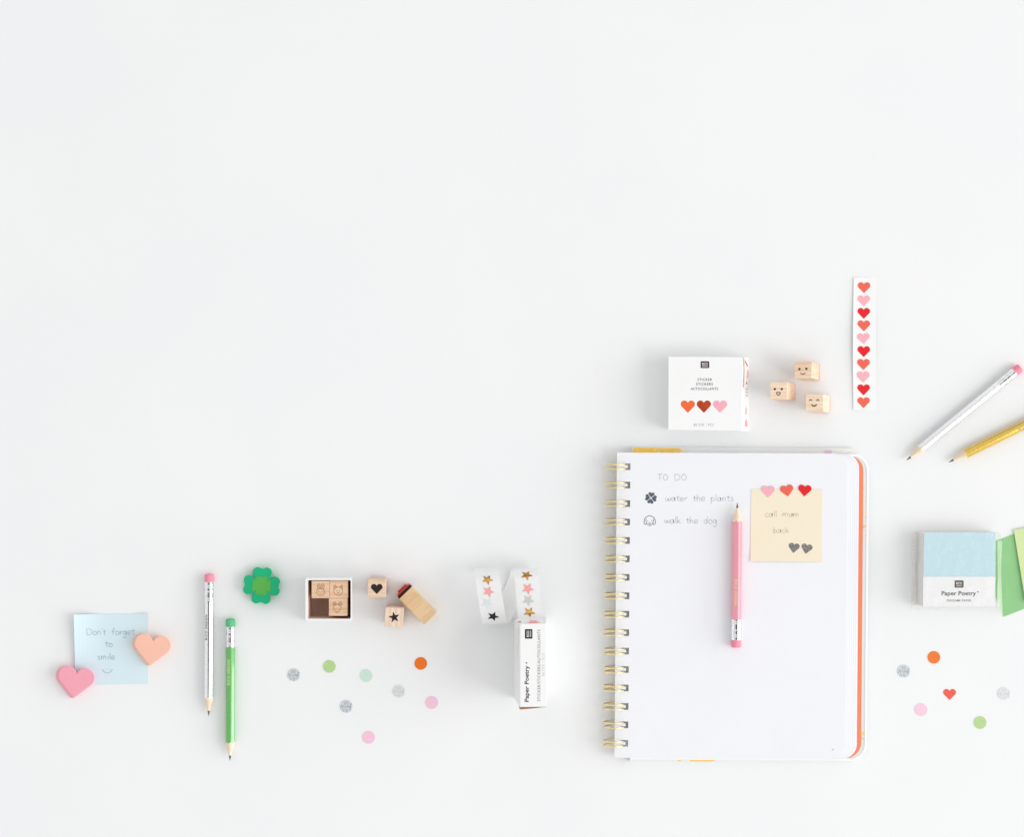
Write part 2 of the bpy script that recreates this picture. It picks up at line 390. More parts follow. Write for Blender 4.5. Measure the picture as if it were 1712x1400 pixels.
# ================================================================== notebook
ZP = 24.0
def nb(x, y): return (x-4.2*(y-757)/511.0, y+0.0045*(x-1030))
NBO = w(1240, 1010, 0)
note = thing('notebook', 'open spiral notebook with gold wire binding, blank white page and handwritten to do list', 'notebook', NBO)
ring_y = [780.6+30.87*i for i in range(16)]
def blotch(cx, cy, rx, ry, n=11, jit=0.45):
    return [(cx+rx*math.cos(2*math.pi*i/n)*random.uniform(1-jit, 1+jit*.4), cy+ry*math.sin(2*math.pi*i/n)*random.uniform(1-jit, 1+jit*.4)) for i in range(n)]
def nbp(pts): return [nb(*p) for p in pts]
M_cov = mat('white cover card', (240, 241, 240), 0.5, var=0.01, vs=60)
M_yel = mat('orange yellow cover print', (255, 210, 96), 0.55, var=0.05, vs=200)
M_ylp = mat('pale yellow cover print', (254, 232, 170), 0.55)
M_pkp = mat('pink cover print', (240, 204, 224), 0.55)
mb = MB()
o1 = nbp(rrect(1057, 748.2, 1440, 1274, (1, 16, 16, 1)))
mb.plate([[w(x, y, 7.5)[:2] for x, y in o1]], 0.1, 7.5)
f = top(7.6)
strip = [(1058, 748.8), (1068, 748.4), (1090, 748.6), (1116, 749), (1134, 749.2), (1140, 750.5), (1136, 752), (1143, 754), (1137, 756), (1141, 760), (1058, 760)]
poly(mb, nbp(strip), f, 1)
for (x, y, r) in ((1096, 753, 1.6), (1101, 755.5, 2.0), (1104, 752, 1.2), (1130, 755, 1.3), (1127, 757, 1.2)):
    poly(mb, nbp(blotch(x, y, r, r*.8)), top(7.75), 0)
for (x, y, r) in ((1146, 751, 1.5), (1149, 755, 1.2), (1146, 757, 1.6), (1152, 753, .8), (1183, 753, .7), (1375, 752, 1.3), (1398, 752, 1.2), (1408, 751.5, 1.6), (1420, 754, 1.4), (1345, 754.5, 1.0), (1352, 752, .8)):
    poly(mb, nbp(blotch(x, y, r*1.6, r)), f, 2)
poly(mb, nbp(blotch(1384.5, 754, 8, 4, 14, .2)), f, 3)
for a, b in ((1136, 1144), (1157, 1200)):
    poly(mb, nbp([(a, 1266), (b, 1266), (b+1.5, 1271), (b-4, 1273.4), (a+2, 1273.6), (a-1, 1271)]), f, 1)
build('front_cover', mb, [M_cov, M_yel, M_ylp, M_pkp], note, NBO, fixn=False)
mb = MB()
o2 = nbp(rrect(1058, 758, 1453, 1270.8, (1, 27, 27, 1), 10))
mb.plate([[w(x, y, 12.5)[:2] for x, y in o2]], 7.9, 12.5)
f = top(12.62)
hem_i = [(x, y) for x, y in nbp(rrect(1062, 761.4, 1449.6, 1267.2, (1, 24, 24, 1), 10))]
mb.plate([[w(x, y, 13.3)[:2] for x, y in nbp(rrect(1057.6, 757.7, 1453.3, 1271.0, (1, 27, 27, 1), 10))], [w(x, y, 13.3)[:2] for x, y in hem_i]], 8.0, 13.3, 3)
for k in range(46):
    y = random.choice([random.gauss(862, 20), random.gauss(1238, 16)]); x = random.uniform(1443.5, 1452)
    if y > 1248: continue
    poly(mb, nbp(blotch(x, y, random.uniform(.6, 1.9), random.uniform(.6, 1.9), 9)), f, random.choice([1, 2, 2]))
poly(mb, nbp([(1411, 1269), (1420, 1262), (1428, 1266), (1430, 1267.0), (1413, 1267.2)]), f, 1)
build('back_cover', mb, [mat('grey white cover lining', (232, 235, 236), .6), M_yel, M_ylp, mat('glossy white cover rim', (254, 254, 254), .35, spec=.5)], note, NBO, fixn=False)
mb = MB()
o3 = nbp(rrect(1059, 760, 1443.6, 1266.8, (1, 26, 26, 1), 10))
mb.plate([[w(x, y, 13.4)[:2] for x, y in o3]], 12.7, 13.4)
build('endpaper', mb, mat('orange endpaper', (244, 140, 100), 0.7), note, NBO, fixn=False)
def page_loops(xr, h, inset=0.0):
    outer = nbp(rrect(1031.5, 757+inset, xr, 1268-inset, (1, 25, 25, 1), 10))
    loops = [[w(x, y, h)[:2] for x, y in outer]]
    for y in ring_y:
        hole = nbp([(1041.8, y-5.6), (1054.2, y-5.6), (1054.2, y+5.6), (1041.8, y+5.6), (1041.8, y+2.3), (1049.6, y+2.3), (1049.6, y-2.3), (1041.8, y-2.3)])
        loops.append([w(a, b, h)[:2] for a, b in hole])
    return loops
mb = MB(); NL = 11
for i in range(NL):
    z0 = 13.6+i*(ZP-1.0-13.6)/NL; z1 = z0+(ZP-1.0-13.6)/NL-0.2
    t = i/(NL-1)
    xr = 1436.5-17*t**0.8+random.uniform(-.5, .5)
    mb.plate(page_loops(xr, z1), z0, z1, i % 2)
build('page_block', mb, [M_pedge, mat('greyer page edges', (235, 238, 244), .85, spec=.1)], note, NBO, fixn=False)
mb = MB(); mb.plate(page_loops(1417, ZP), ZP-0.7, ZP)
pg = build('page', mb, M_page, note, NBO, fixn=False)
f = top(ZP+0.12)
mb = MB()
hand(mb, 'TO DO', 1098.5, 803.2, 50, 6.6, f, 1.2)
hand(mb, 'water the plants', 1112.5, 838.2, 114, 6.3, f, 1.2)
hand(mb, 'walk the dog', 1110.5, 875.3, 88, 6.3, f, 1.25, slope=0.01)
build('handwriting', mb, M_graph, pg, NBO, fixn=False)
M_ink = mat('mottled stamp ink on page', (92, 98, 112), 0.8, var=0.45, vs=700)
mb = MB()
for k in range(4):
    a = 90*k-8+0
    ca, sa = math.cos(math.radians(a+90)), math.sin(math.radians(a+90))
    hx, hy = 5.3*ca, 5.3*sa
    poly(mb, pic(heart(5.2, 8.4, 0.1, a, hx, hy), 1088.3, 833), f)
build('stamped_clover', mb, M_ink, pg, NBO, fixn=False)
mb = MB(); M_ink2 = mat('violet grey stamp ink', (108, 104, 126), 0.8, var=0.2, vs=700)
cx, cy = 1086.2, 871.2
def sk(pts, wd, closed=False):
    stroke(mb, [(cx+x, cy+y) for x, y, _ in catmull([(x, y, 0) for x, y in pts], 6, closed)], wd, f, closed)
sk([(-9.3, 2.5), (-8.6, -2.5), (-5.5, -6.6), (0, -8.2), (5.5, -6.6), (8.6, -2.5), (9.6, 2.5)], 1.1)
sk([(-9.3, 2.5), (-9.2, 5), (-7, 6.2), (-5.4, 3.5), (-6.4, 0), (-5.6, -3.4)], 1.0)
sk([(9.6, 2.5), (9.2, 5), (7, 6.2), (5.4, 3.5), (6.4, 0), (5.6, -3.4)], 1.0)
sk([(-5.2, 4.2), (-4, 6.2), (-1.6, 7.9), (1.6, 7.9), (4, 6.2), (5.2, 4.2)], .9)
sk([(-1.8, 4.6), (0, 4.0), (1.8, 4.6), (0, 6.1)], .9, True)
for ex in (-3.4, 3.4): poly(mb, circle(cx+ex, cy+.7, .75, 10), f)
build('stamped_dog_face', mb, M_ink2, pg, NBO, fixn=False)
mb = MB(); poly(mb, [(1390.8, 1252.8), (1393.6, 1253.1), (1395.2, 1254.1), (1393.2, 1254.7), (1392.8, 1255.9), (1390.9, 1255.6)], f)
build('page_mark', mb, M_pale, pg, NBO, fixn=False)
# wire loops
def tube(mb, pts, r, n=8, mi=0):
    P = [Vector(p) for p in pts]; rings = []
    up = Vector((0, 1, 0))
    for i, p in enumerate(P):
        t = (P[min(i+1, len(P)-1)]-P[max(i-1, 0)]).normalized()
        a = t.cross(up)
        if a.length < 1e-3: a = t.cross(Vector((1, 0, 0)))
        a.normalize(); b = t.cross(a).normalized()
        rings.append([tuple(p+a*r*math.cos(2*math.pi*k/n)+b*r*math.sin(2*math.pi*k/n)) for k in range(n)])
    # keep rings aligned
    mb.loft(rings, mi)
for i, y in enumerate(ring_y):
    mb = MB(); xc, yc = nb(1029.6+random.uniform(-.5, .5), y+random.uniform(-.35, .35)); X, Y, _ = w(xc, yc, 20)
    rr = 17.1; zc = 18.7; hg = 3.7+random.uniform(-.25, .25); pts = []
    # two parallel hoops joined by a narrow tip in the punched hole
    a_end = -12
    for k in range(0, 45):
        a = math.radians(a_end+(318)*k/44.0)
        pts.append((X+rr*math.cos(a), Y+hg, zc+rr*math.sin(a)))
    pts2 = [(p[0], Y-hg, p[2]) for p in pts]
    a0, b0 = pts[0], pts2[0]
    tipz = (a0[0]+.6, (a0[1]+b0[1])/2, a0[2]-2.0)
    path = list(reversed(pts))+[(a0[0]+.5, a0[1]-.8, a0[2]-1.4)]+[(tipz[0], Y+1.2, tipz[2]), (tipz[0], Y-1.2, tipz[2])]+[(b0[0]+.5, b0[1]+.8, b0[2]-1.4)]+pts2
    P = [Vector(p) for p in path]; rings = []
    for q, p in enumerate(P):
        t = (P[min(q+1, len(P)-1)]-P[max(q-1, 0)]).normalized()
        c_ = Vector((X, p.y, zc)); rad = (p-c_).normalized(); b = t.cross(rad).normalized(); a = b.cross(t).normalized()
        rings.append([tuple(p+a*1.15*math.cos(2*math.pi*m/8)+b*1.15*math.sin(2*math.pi*m/8)) for m in range(8)])
    mb.loft(rings)
    build('wire_loop', mb, M_gold, note, NBO, smooth=True)

# ================================================================== flat papers
def note_sheet(name, label, corners, z0, m, curl=None, n=20, cat='sticky note'):
    cx = sum(c[0] for c in corners)/4; cy = sum(c[1] for c in corners)/4
    org = w(cx, cy, z0); o = thing(name, label, cat, org)
    mb = MB(); TL, TR, BR, BL = corners
    def pt(u, v, dz=0):
        x = (TL[0]*(1-u)+TR[0]*u)*(1-v)+(BL[0]*(1-u)+BR[0]*u)*v; y = (TL[1]*(1-u)+TR[1]*u)*(1-v)+(BL[1]*(1-u)+BR[1]*u)*v
        z = z0+(curl(u, v) if curl else 0)
        X, Y, _ = w(x, y, z0); return (X, Y, z+dz)
    for dz, rev in ((0.35, False), (0.0, True)):
        vs = [pt(i/n, j/n, dz) for j in range(n+1) for i in range(n+1)]
        fs = []
        for j in range(n):
            for i in range(n):
                a = j*(n+1)+i; q = (a, a+n+1, a+n+2, a+1)
                fs.append(tuple(reversed(q)) if rev else q)
        mb.add(vs, fs)
    edge = [(i/n, 0) for i in range(n)]+[(1, j/n) for j in range(n)]+[(1-i/n, 1) for i in range(n)]+[(0, 1-j/n) for j in range(n)]
    a = [pt(u, v, 0) for u, v in edge]; b = [pt(u, v, .35) for u, v in edge]; k = len(a)
    mb.add(a+b, [(i, (i+1) % k, k+(i+1) % k, k+i) for i in range(k)])
    build('paper', mb, m, o, org, smooth=False)
    return o, org, pt
def blue_curl(u, v):
    a = max(0, 1-u/0.42); c = max(0, 1-v/0.75)
    r = max(0, (u-.72)/.28)*max(0, 1-v/.3)
    return 11*a*a*(0.25+.75*c)+3.2*r*r
M_blue = mat('pale blue note paper', (218, 238, 245), 0.85, spec=0.1, var=0.008, vs=60)
bo, borg, bpt = note_sheet('sticky_note', 'pale blue sticky note reading Don\'t forget to smile, pinned by two heart erasers', [(125.6, 1027.5), (246.6, 1026), (247.2, 1144.2), (126.4, 1146)], 0.15, M_blue, blue_curl)
def onblue(x, y):
    u = (x-125.9)/121.0; v = (y-1026.8)/118.5
    X, Y, _ = w(x, y, .15); return (X, Y, .15+.5+blue_curl(u, v))
mb = MB()
hand(mb, "Don't forget", 145, 1062, 80, 6.4, onblue, 1.25)
hand(mb, 'to', 175.5, 1082.4, 13.2, 6.2, onblue, 1.3)
hand(mb, 'smile', 162.5, 1103.6, 30, 6.2, onblue, 1.3)
stroke(mb, [(x, y) for x, y, _ in catmull([(171.5, 1120, 0), (174.5, 1124.2, 0), (179.6, 1126, 0), (184.8, 1124, 0), (188, 1119.6, 0)], 6)], 1.5, onblue)
for x in (177.2, 182.2): poly(mb, circle(x, 1119.2, .7, 8), onblue)
build('handwriting', mb, M_graphb, bo, borg, fixn=False)
M_cream = mat('cream note paper', (246, 234, 210), 0.85, spec=0.1, var=0.008, vs=60)
def ycurl(u, v): return 1.6*max(0, (v-.7)/.3)**2*(1-.4*u)
yo, yorg, ypt = note_sheet('sticky_note', 'cream sticky note reading call mum back, stuck on the open notebook page', [(1255.8, 818), (1374.8, 818.2), (1374, 939.8), (1254.4, 939)], ZP+.2, M_cream, ycurl)
def onyel(x, y):
    v = (y-818)/121.; u = (x-1255)/119.
    X, Y, _ = w(x, y, ZP+.2); return (X, Y, ZP+.2+.5+ycurl(u, v))
mb = MB()
hand(mb, 'call mum', 1278.8, 864.4, 57, 5.7, onyel, 1.15)
hand(mb, 'back', 1293, 891.6, 26.5, 5.5, onyel, 1.15)
build('handwriting', mb, M_graphy, yo, yorg, fixn=False)
M_ink3 = mat('patchy grey stamp ink on note', (128, 128, 122), 0.8, var=0.45, vs=800)
for (x, y, r, ht) in ((1327.2, 916.8, -8, 16.5), (1348.4, 918.3, -11, 16.5)):
    mb = MB(); poly(mb, pic(heart(9.3, ht, .07, r), x, y), onyel)
    build('stamped_heart', mb, M_ink3, yo, yorg, fixn=False)
# heart stickers over the cream note
REDS = {'coral': (240, 104, 84), 'pink': (247, 178, 190), 'red': (230, 28, 34), 'orange': (241, 104, 52)}
def sticker(label, outline, px, py, z, m, cat, group, name, thick=.3, base=None):
    org = w(px, py, z); mb = MB(); mb.plate([[w(x, y, z+thick)[:2] for x, y in pic(outline, px, py)]], z, z+thick)
    o = build(name, mb, m, None, org, fixn=False); tag(o, label, cat, group); return o
for (lab, x, y, r, c) in (('pale pink heart sticker on the cream note\'s top edge, next to the coral one', 1284.2, 822.4, 0, 'pink'),
                          ('coral heart sticker tilted between pink and red ones on the cream note\'s top edge', 1315.8, 821.0, 10, 'coral'),
                          ('bright red heart sticker at the cream note\'s top edge', 1345.4, 820.8, -5, 'red')):
    sticker(lab, heart(11.0, 18.9, .06, r), x, y, ZP+.75, mat('sticker '+c, REDS[c], .6), 'sticker', 'heart stickers holding the cream note', 'heart_sticker', .45)
# strip of heart stickers
org = w(1445, 575, 0)
st = thing('sticker_strip', 'white strip with ten heart stickers in coral, pink and red', 'stickers', org)
mb = MB()
eL = [(1427, 464), (1426, 520), (1425.2, 570), (1425.6, 620), (1426.6, 686)]; eR = [(1465.8, 686.4), (1464.8, 620), (1464.4, 570), (1465, 520), (1465.4, 464.6)]
n = 24; vs = []
def lerp_edge(E, t):
    k = t*(len(E)-1); i = min(int(k), len(E)-2); f_ = k-i; return (E[i][0]*(1-f_)+E[i+1][0]*f_, E[i][1]*(1-f_)+E[i+1][1]*f_)
eR2 = list(reversed(eR))
def zs(t): return .3+2.2*math.sin(math.pi*t)**2
for j in range(n+1):
    t = j/n; a = lerp_edge(eL, t); b = lerp_edge(eR2, t)
    for k in range(5):
        u = k/4; x = a[0]*(1-u)+b[0]*u; y = a[1]*(1-u)+b[1]*u; X, Y, _ = w(x, y, 0); vs.append((X, Y, zs(t)+1.2*(1-u)**2))
m_ = len(vs); vs2 = [(x, y, z-.25) for x, y, z in vs]
mb.add(vs, [(j*5+k, (j+1)*5+k, (j+1)*5+k+1, j*5+k+1) for j in range(n) for k in range(4)])
mb.add(vs2, [(j*5+k+1, (j+1)*5+k+1, (j+1)*5+k, j*5+k) for j in range(n) for k in range(4)])
build('backing_strip', mb, mat('white backing strip', (247, 248, 247), .45, spec=.35), st, org, fixn=False)
for i, (x, y) in enumerate(((1444.4, 481), (1444, 503), (1443.8, 524), (1443.8, 544.9), (1443, 566.2), (1443.6, 588), (1443.3, 609.5), (1443, 630.5), (1443.6, 652), (1443.6, 673.4))):
    c = ('coral', 'pink', 'red')[i % 3]
    def fs_(a, b, base=(x, y)):
        t = (b-464)/222.; t = max(0, min(1, t)); u = (a-1426)/39.; X, Y, _ = w(a, b, 0); return (X, Y, zs(t)+1.2*(1-u)**2+.35)
    mb = MB(); out = pic(heart(10.5, 18.0, .07, 3 if i == 4 else 0), x, y)
    poly(mb, out, fs_)
    lo_r = [fs_(a, b) for a, b in out]; lo_r2 = [(p[0], p[1], p[2]-.3) for p in lo_r]; k = len(out)
    mb.add(lo_r+lo_r2, [(q, (q+1) % k, k+(q+1) % k, k+q) for q in range(k)])
    build('heart_sticker', mb, mat('sticker '+c, REDS[c], .6), st, org, fixn=False)
# confetti
M_gl = [glitter('silver glitter deep', (160, 168, 172), (216, 222, 226)), glitter('silver glitter pale', (205, 208, 210), (232, 235, 237))]
CONF = {'green': (184, 217, 150), 'mint': (206, 231, 218), 'orange': (241, 122, 46), 'pink': (247, 200, 222), 'pink2': (249, 208, 226), 'orange2': (242, 130, 62), 'green2': (188, 218, 152)}
dots = [(491, 1128.9, 'g0', 'silver glitter dot furthest left, beside the green pencil'),
 (550.7, 1115, 'green', 'light green dot below the open box of animal stamps'),
 (612.3, 1130.6, 'mint', 'pale mint dot below the heart and star stamps'),
 (703.4, 1110, 'orange', 'orange dot below the lying wooden stamp'),
 (666.8, 1156.6, 'g1', 'pale silver dot between the mint dot and the pink dot'),
 (722, 1175.6, 'pink', 'pink dot below the left orange dot'),
 (578.8, 1181.8, 'g0', 'silver glitter dot up left of the lowest pink dot'),
 (616.4, 1233.8, 'pink', 'pink dot lowest in the group between pencil and sticker box'),
 (1561.4, 1099.8, 'orange2', 'orange dot under the blue origami paper pack'),
 (1511, 1122.8, 'g0', 'silver glitter dot beside the notebook\'s right edge'),
 (1540.1, 1187.4, 'pink2', 'pale pink dot lower left of the small red heart'),
 (1678.8, 1160.5, 'g1', 'pale silver dot furthest right, below the green papers'),
 (1638.8, 1209, 'green2', 'light green dot lower right of the small red heart')]
for (x, y, c, lab) in dots:
    m = M_gl[int(c[1])] if c[0] == 'g' and len(c) == 2 else mat('confetti '+c, CONF[c], .75, spec=.1, var=.03, vs=300)
    sticker(lab, circle(0, 0, 10.5, 56), x, y, .05, m, 'confetti dot', 'round confetti dots scattered on the table', 'confetti_dot', .6)
sticker('small coral red heart lying among the dots right of the notebook', heart(10.7, 18.4, .06, 0), 1587.6, 1162, .05, mat('confetti heart', (240, 100, 84), .7, var=.04, vs=200), 'confetti heart', None, 'confetti_heart', .35)

# ================================================================== erasers
def offset_poly(pts, d):
    n = len(pts); out = []
    A = sum(pts[i][0]*pts[(i+1) % n][1]-pts[(i+1) % n][0]*pts[i][1] for i in range(n))
    sg = 1 if A > 0 else -1
    for i in range(n):
        a, b = pts[i-1], pts[(i+1) % n]; dx, dy = b[0]-a[0], b[1]-a[1]; l = math.hypot(dx, dy) or 1
        out.append((pts[i][0]-sg*dy/l*d, pts[i][1]+sg*dx/l*d))
    return out
def slab(name, outline, px, py, z0, h, m, parent, org, edge=1.0, sx=0, sy=0):
    """rounded slab; sx, sy shift the foot of the slab in picture units (draft of the moulded side)"""
    mb = MB(); prof = [(0, .8), (.7, .1), (1.2, 0)]+[(h-edge-.4, 0.0), (h-edge*.45, edge*.28), (h, edge)]
    rings = []
    for z, ins in prof:
        k = 1-z/h; o = offset_poly(outline, ins)
        rings.append([w(px+x+sx*k, py-y-sy*k*-1, z0+z) for x, y in o])
    mb.loft(rings)
    return build(name, mb, m, parent, org)
def sss(m, col, wt=.25):
    b = m.node_tree.nodes['Principled BSDF']; b.inputs['Subsurface Weight'].default_value = wt
    b.inputs['Subsurface Radius'].default_value = (.004, .0015, .001); b.inputs['Subsurface Scale'].default_value = .6; return m
M_hp = mat('pink eraser rubber', (248, 168, 184), .55, spec=.35, var=.02, vs=90, bump=.05, bs=500)
M_ho = mat('peach eraser rubber', (252, 196, 174), .55, spec=.35, var=.02, vs=90, bump=.05, bs=500)
for (lab, x, y, m, z0) in (('pink heart eraser overlapping the blue note\'s lower left corner', 126.6, 1141.6, M_hp, .55),
                           ('peach orange heart eraser on the blue note\'s right edge', 254.2, 1087.6, M_ho, .6)):
    org = w(x, y, z0); hh = 15
    ho = slab('heart_eraser', heart(31.0, 51.5, .13, -7.5), x, y, z0, hh, m, None, org, 1.4, sx=-3.8, sy=.8)
    ho.location = (org[0]*S, org[1]*S, org[2]*S)
    tag(ho, lab, 'eraser', 'heart shaped erasers on the blue note')
def clover(lobes_d, off, lr, core, mid_d, mid_r, rot, n=240):
    circ = [(0, 0, core)]
    for k in range(4):
        a = math.radians(90*k+rot+90); ux, uy = math.cos(a), math.sin(a); vx, vy = -uy, ux
        for s_ in (-1, 1): circ.append((ux*lobes_d+vx*off*s_, uy*lobes_d+vy*off*s_, lr))
        circ.append((ux*mid_d, uy*mid_d, mid_r))
    out = []
    for i in range(n):
        t = 2*math.pi*i/n; dx, dy = math.cos(t), math.sin(t); best = 0
        for cx, cy, r in circ:
            b = cx*dx+cy*dy; q = b*b-(cx*cx+cy*cy-r*r)
            if q >= 0: best = max(best, b+math.sqrt(q))
        out.append((dx*best, dy*best))
    return out
org = w(437.5, 979.6, 0)
ce = thing('clover_eraser', 'green four leaf clover eraser with lighter green centre', 'eraser', org)
slab('clover_body', clover(22.3, 7.9, 8.2, 19.6, 19.2, 9.3, -3), 437.5, 979.6, .1, 15, mat('green eraser rubber', (16, 184, 126), .55, spec=.35, var=.03, vs=90), ce, org, 1.3, 0, 0)
mb = MB(); ol = clover(11.9, 5.5, 3.8, 12.5, 12.3, 3.0, -3)
mb.plate([[w(437.2+x, 979.8-y, 15.5)[:2] for x, y in ol]], 13.5, 15.45)
build('clover_centre', mb, mat('light green eraser rubber', (92, 184, 76), .55, spec=.35, var=.03, vs=90), ce, org, fixn=False)

# ================================================================== pencils
def pencil(label, tip, end, base, ridge, bodym, erm, textfacet, textm, r=8.4, L=None, taper=31.5):
    Z = base+r*0.87
    T = Vector(w(*tip, Z)); E = Vector(w(*end, Z)); d = T-E; Ln = L or d.length
    rot = math.atan2(d.y, d.x); E = T-d.normalized()*Ln
    o = thing('pencil', label, 'pencil', (E.x, E.y, base), 'short hexagonal pencils', rot)
    ap = r*.885; rc = r*.942; NS = 120
    def rho(ph):
        a = ((math.degrees(ph)-ridge) % 60)-30
        return min(ap/math.cos(math.radians(a)), rc)
    low = min(-rho(2*math.pi*i/NS)*0-0 for i in range(1))
    zmin = max(-(rho(2*math.pi*i/NS)*math.sin(2*math.pi*i/NS)) for i in range(NS)); zc = zmin+.05
    def ring(x, fr): return [(x(ph) if callable(x) else x, fr(ph)*math.cos(ph), zc+fr(ph)*math.sin(ph)) for ph in (2*math.pi*i/NS for i in range(NS))]
    xb = Ln-taper; rl = 2.1; xl = Ln-8.5
    slope = (xl-xb)/(rc-rl)
    xe = lambda ph: xb+(rc-rho(ph))*slope
    O = (0, 0, 0)
    mb = MB(); mb.loft([ring(44, rho), ring(46, rho), ring(xe, rho)], cap1=False)
    body = build('body', mb, bodym, o, O)
    mb = MB(); mb.loft([ring(xe, lambda p: rho(p)*.998), ring(xl, lambda p: rl)], cap0=False)
    build('sharpened_wood', mb, M_cone, o, O)
    mb = MB(); mb.loft([ring(xl-.1, lambda p: rl), ring(Ln-2.5, lambda p: .85), ring(Ln, lambda p: .25)])
    build('lead', mb, M_lead, o, O, smooth=True)
    fr = r*.985
    prof = [(46.5, .97), (46.5, 1.0), (44, 1.0), (43.2, .97), (42.4, 1.0), (40.8, 1.0), (40, .97), (39.2, 1.0), (30, 1.0), (28.8, .975), (27.6, 1.0), (22.5, 1.0), (21.7, .97), (20.9, 1.0), (19.3, 1.0), (18.5, .97), (17.7, 1.0), (13.2, 1.0), (12.6, .965)]
    mb = MB(); mb.loft([ring(x, lambda p, k=k: fr*k) for x, k in prof]); fe = build('ferrule', mb, M_steel, o, O)
    mb = MB()
    for px_, ang in ((36, 30), (36, 75), (36, 118), (25, 52), (25, 98), (25, 140)):
        for (dx, rr_) in ((0, 1.0),):
            a = math.radians(ang); c_ = []
            for q in range(12):
                u, v = 1.15*math.cos(2*math.pi*q/12), 1.15*math.sin(2*math.pi*q/12)
                aa = a+v/fr; c_.append((px_+u, (fr+.12)*math.cos(aa), zc+(fr+.12)*math.sin(aa)))
            ctr = (px_, (fr-.5)*math.cos(a), zc+(fr-.5)*math.sin(a))
            mb.add(c_+[ctr], [(q, (q+1) % 12, 12) for q in range(12)])
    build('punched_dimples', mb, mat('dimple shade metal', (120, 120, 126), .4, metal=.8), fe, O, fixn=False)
    er = fr*.955
    mb = MB(); mb.loft([ring(x, lambda p, k=k: er*k) for x, k in ((13.4, 1.0), (2.2, 1.0), (.9, .965), (.25, .89), (0, .8))])
    build('eraser_tip', mb, erm, o, O, smooth=False)
    # lettering stamped on one facet, starting on the tip side
    ph = math.radians(textfacet); n_ = (math.cos(ph), math.sin(ph)); t_ = (-math.sin(ph), math.cos(ph))
    def ff(x, y):   # picture-like coordinates: x along reading direction, y down
        return (Ln-127-x, (ap+.1)*n_[0]+(-y)*t_[0], zc+(ap+.1)*n_[1]+(-y)*t_[1])
    mb = MB(); text(mb, 'RICO DESIGN', 0, 2.1, 42, 4.3, ff, bold=.02, space=1.15)
    build('lettering', mb, textm, body, O, fixn=False)
    return o
M_ep = mat('pink pencil eraser', (247, 150, 172), .7, spec=.2, bump=.1, bs=700)
M_eg = mat('green pencil eraser', (104, 196, 138), .7, spec=.2, bump=.1, bs=700)
M_sil = mat('silver foil', (252, 252, 254), .14, metal=1.0, var=.2, vs=1600, bump=.06, bs=900)
M_gof = mat('gold foil', (253, 216, 112), .14, metal=1.0, var=.15, vs=1600, bump=.05, bs=900)
M_cr = mat('cream gold stamping', (250, 232, 180), .4, metal=.3)
M_lil = mat('lilac grey stamping', (150, 134, 164), .5)
pencil('silver pencil with pink eraser lying upright beside the green pencil', (349, 1197.5), (350.2, 960.5), 0, 90, M_sil, M_ep, 120, M_black)
pencil('green pencil with green eraser lying point down', (384.6, 1272.5), (385.6, 1035.5), 0, 75, body_mat('green lacquer', (98, 186, 90)), M_eg, 105, M_cr)
pencil('pink pencil lying point up on the open notebook', (1232.6, 841), (1230.6, 1083), ZP+.1, 105, body_mat('pink lacquer', (246, 154, 170)), M_ep, 75, M_cr, r=8.9)
pencil('silver pencil with pink eraser lying diagonally above the gold pencil', (1515.4, 770), (1705.6, 614.8), 0, 105, M_sil, M_ep, 75, M_lil)
pencil('gold pencil lying diagonally, cut off by the right picture edge', (1586, 773.2), (1712, 711.2), 0, 105, M_gof, M_ep, 75, M_lil, L=242)

# ================================================================== stamps
M_foam = mat('black stamp foam', (38, 28, 34), .85)
M_red = mat('red stamp rubber', (214, 78, 64), .55, spec=.3)
M_rpk = mat('pinkish red stamp rubber', (226, 128, 124), .55, spec=.3)
M_burn = mat('burnt engraving line', (176, 128, 84), .8, var=.1, vs=800)
def quad(x0, y0, x1, y1, rot=0):
    cx, cy = (x0+x1)/2, (y0+y1)/2; c, s_ = math.cos(math.radians(rot)), math.sin(math.radians(rot))
    return [(cx+(x-cx)*c+(y-cy)*s_, cy-(x-cx)*s_+(y-cy)*c) for x, y in ((x0, y1), (x1, y1), (x1, y0), (x0, y0))]
def upright(name, label, group, q, h, base=0.0, shift=(0, 0), wm=None, cat='stamp', red=M_red, foam=True):
    """q: picture corners of the top face (BL BR TR TL) at height h; shift: how far the foot lies from the top, picture units, before perspective"""
    cx = sum(p[0] for p in q)/4; cy = sum(p[1] for p in q)/4; org = w(cx, cy, h); org = (org[0], org[1], base)
    o = thing(name, label, cat, org, group)
    def low(z, ins=0):
        k = (h-z)/(h-base); P = []
        for x, y in q:
            x2 = cx+(x-cx)*(1-ins); y2 = cy+(y-cy)*(1-ins)
            X, Y, _ = w(x2, y2, h); P.append((X+shift[0]*k, Y-shift[1]*k, z))
        return P
    def blk(nm, z0, z1, ins, m, bev):
        mb = MB(); mb.add(low(z0, ins)+low(z1, ins), [(3, 2, 1, 0), (4, 5, 6, 7), (0, 1, 5, 4), (1, 2, 6, 5), (2, 3, 7, 6), (3, 0, 4, 7)])
        return build(nm, mb, m, o, org, bevel=bev)
    blk('wooden_block', base+7 if foam else base+4, h, 0, wm, .55)
    if foam:
        blk('foam_layer', base+3.6, base+7, .02, M_foam, 0); blk('rubber_die', base, base+3.6, .04, red, .3)
    else: blk('rubber_die', base, base+4, .03, red, .3)
    return o, org
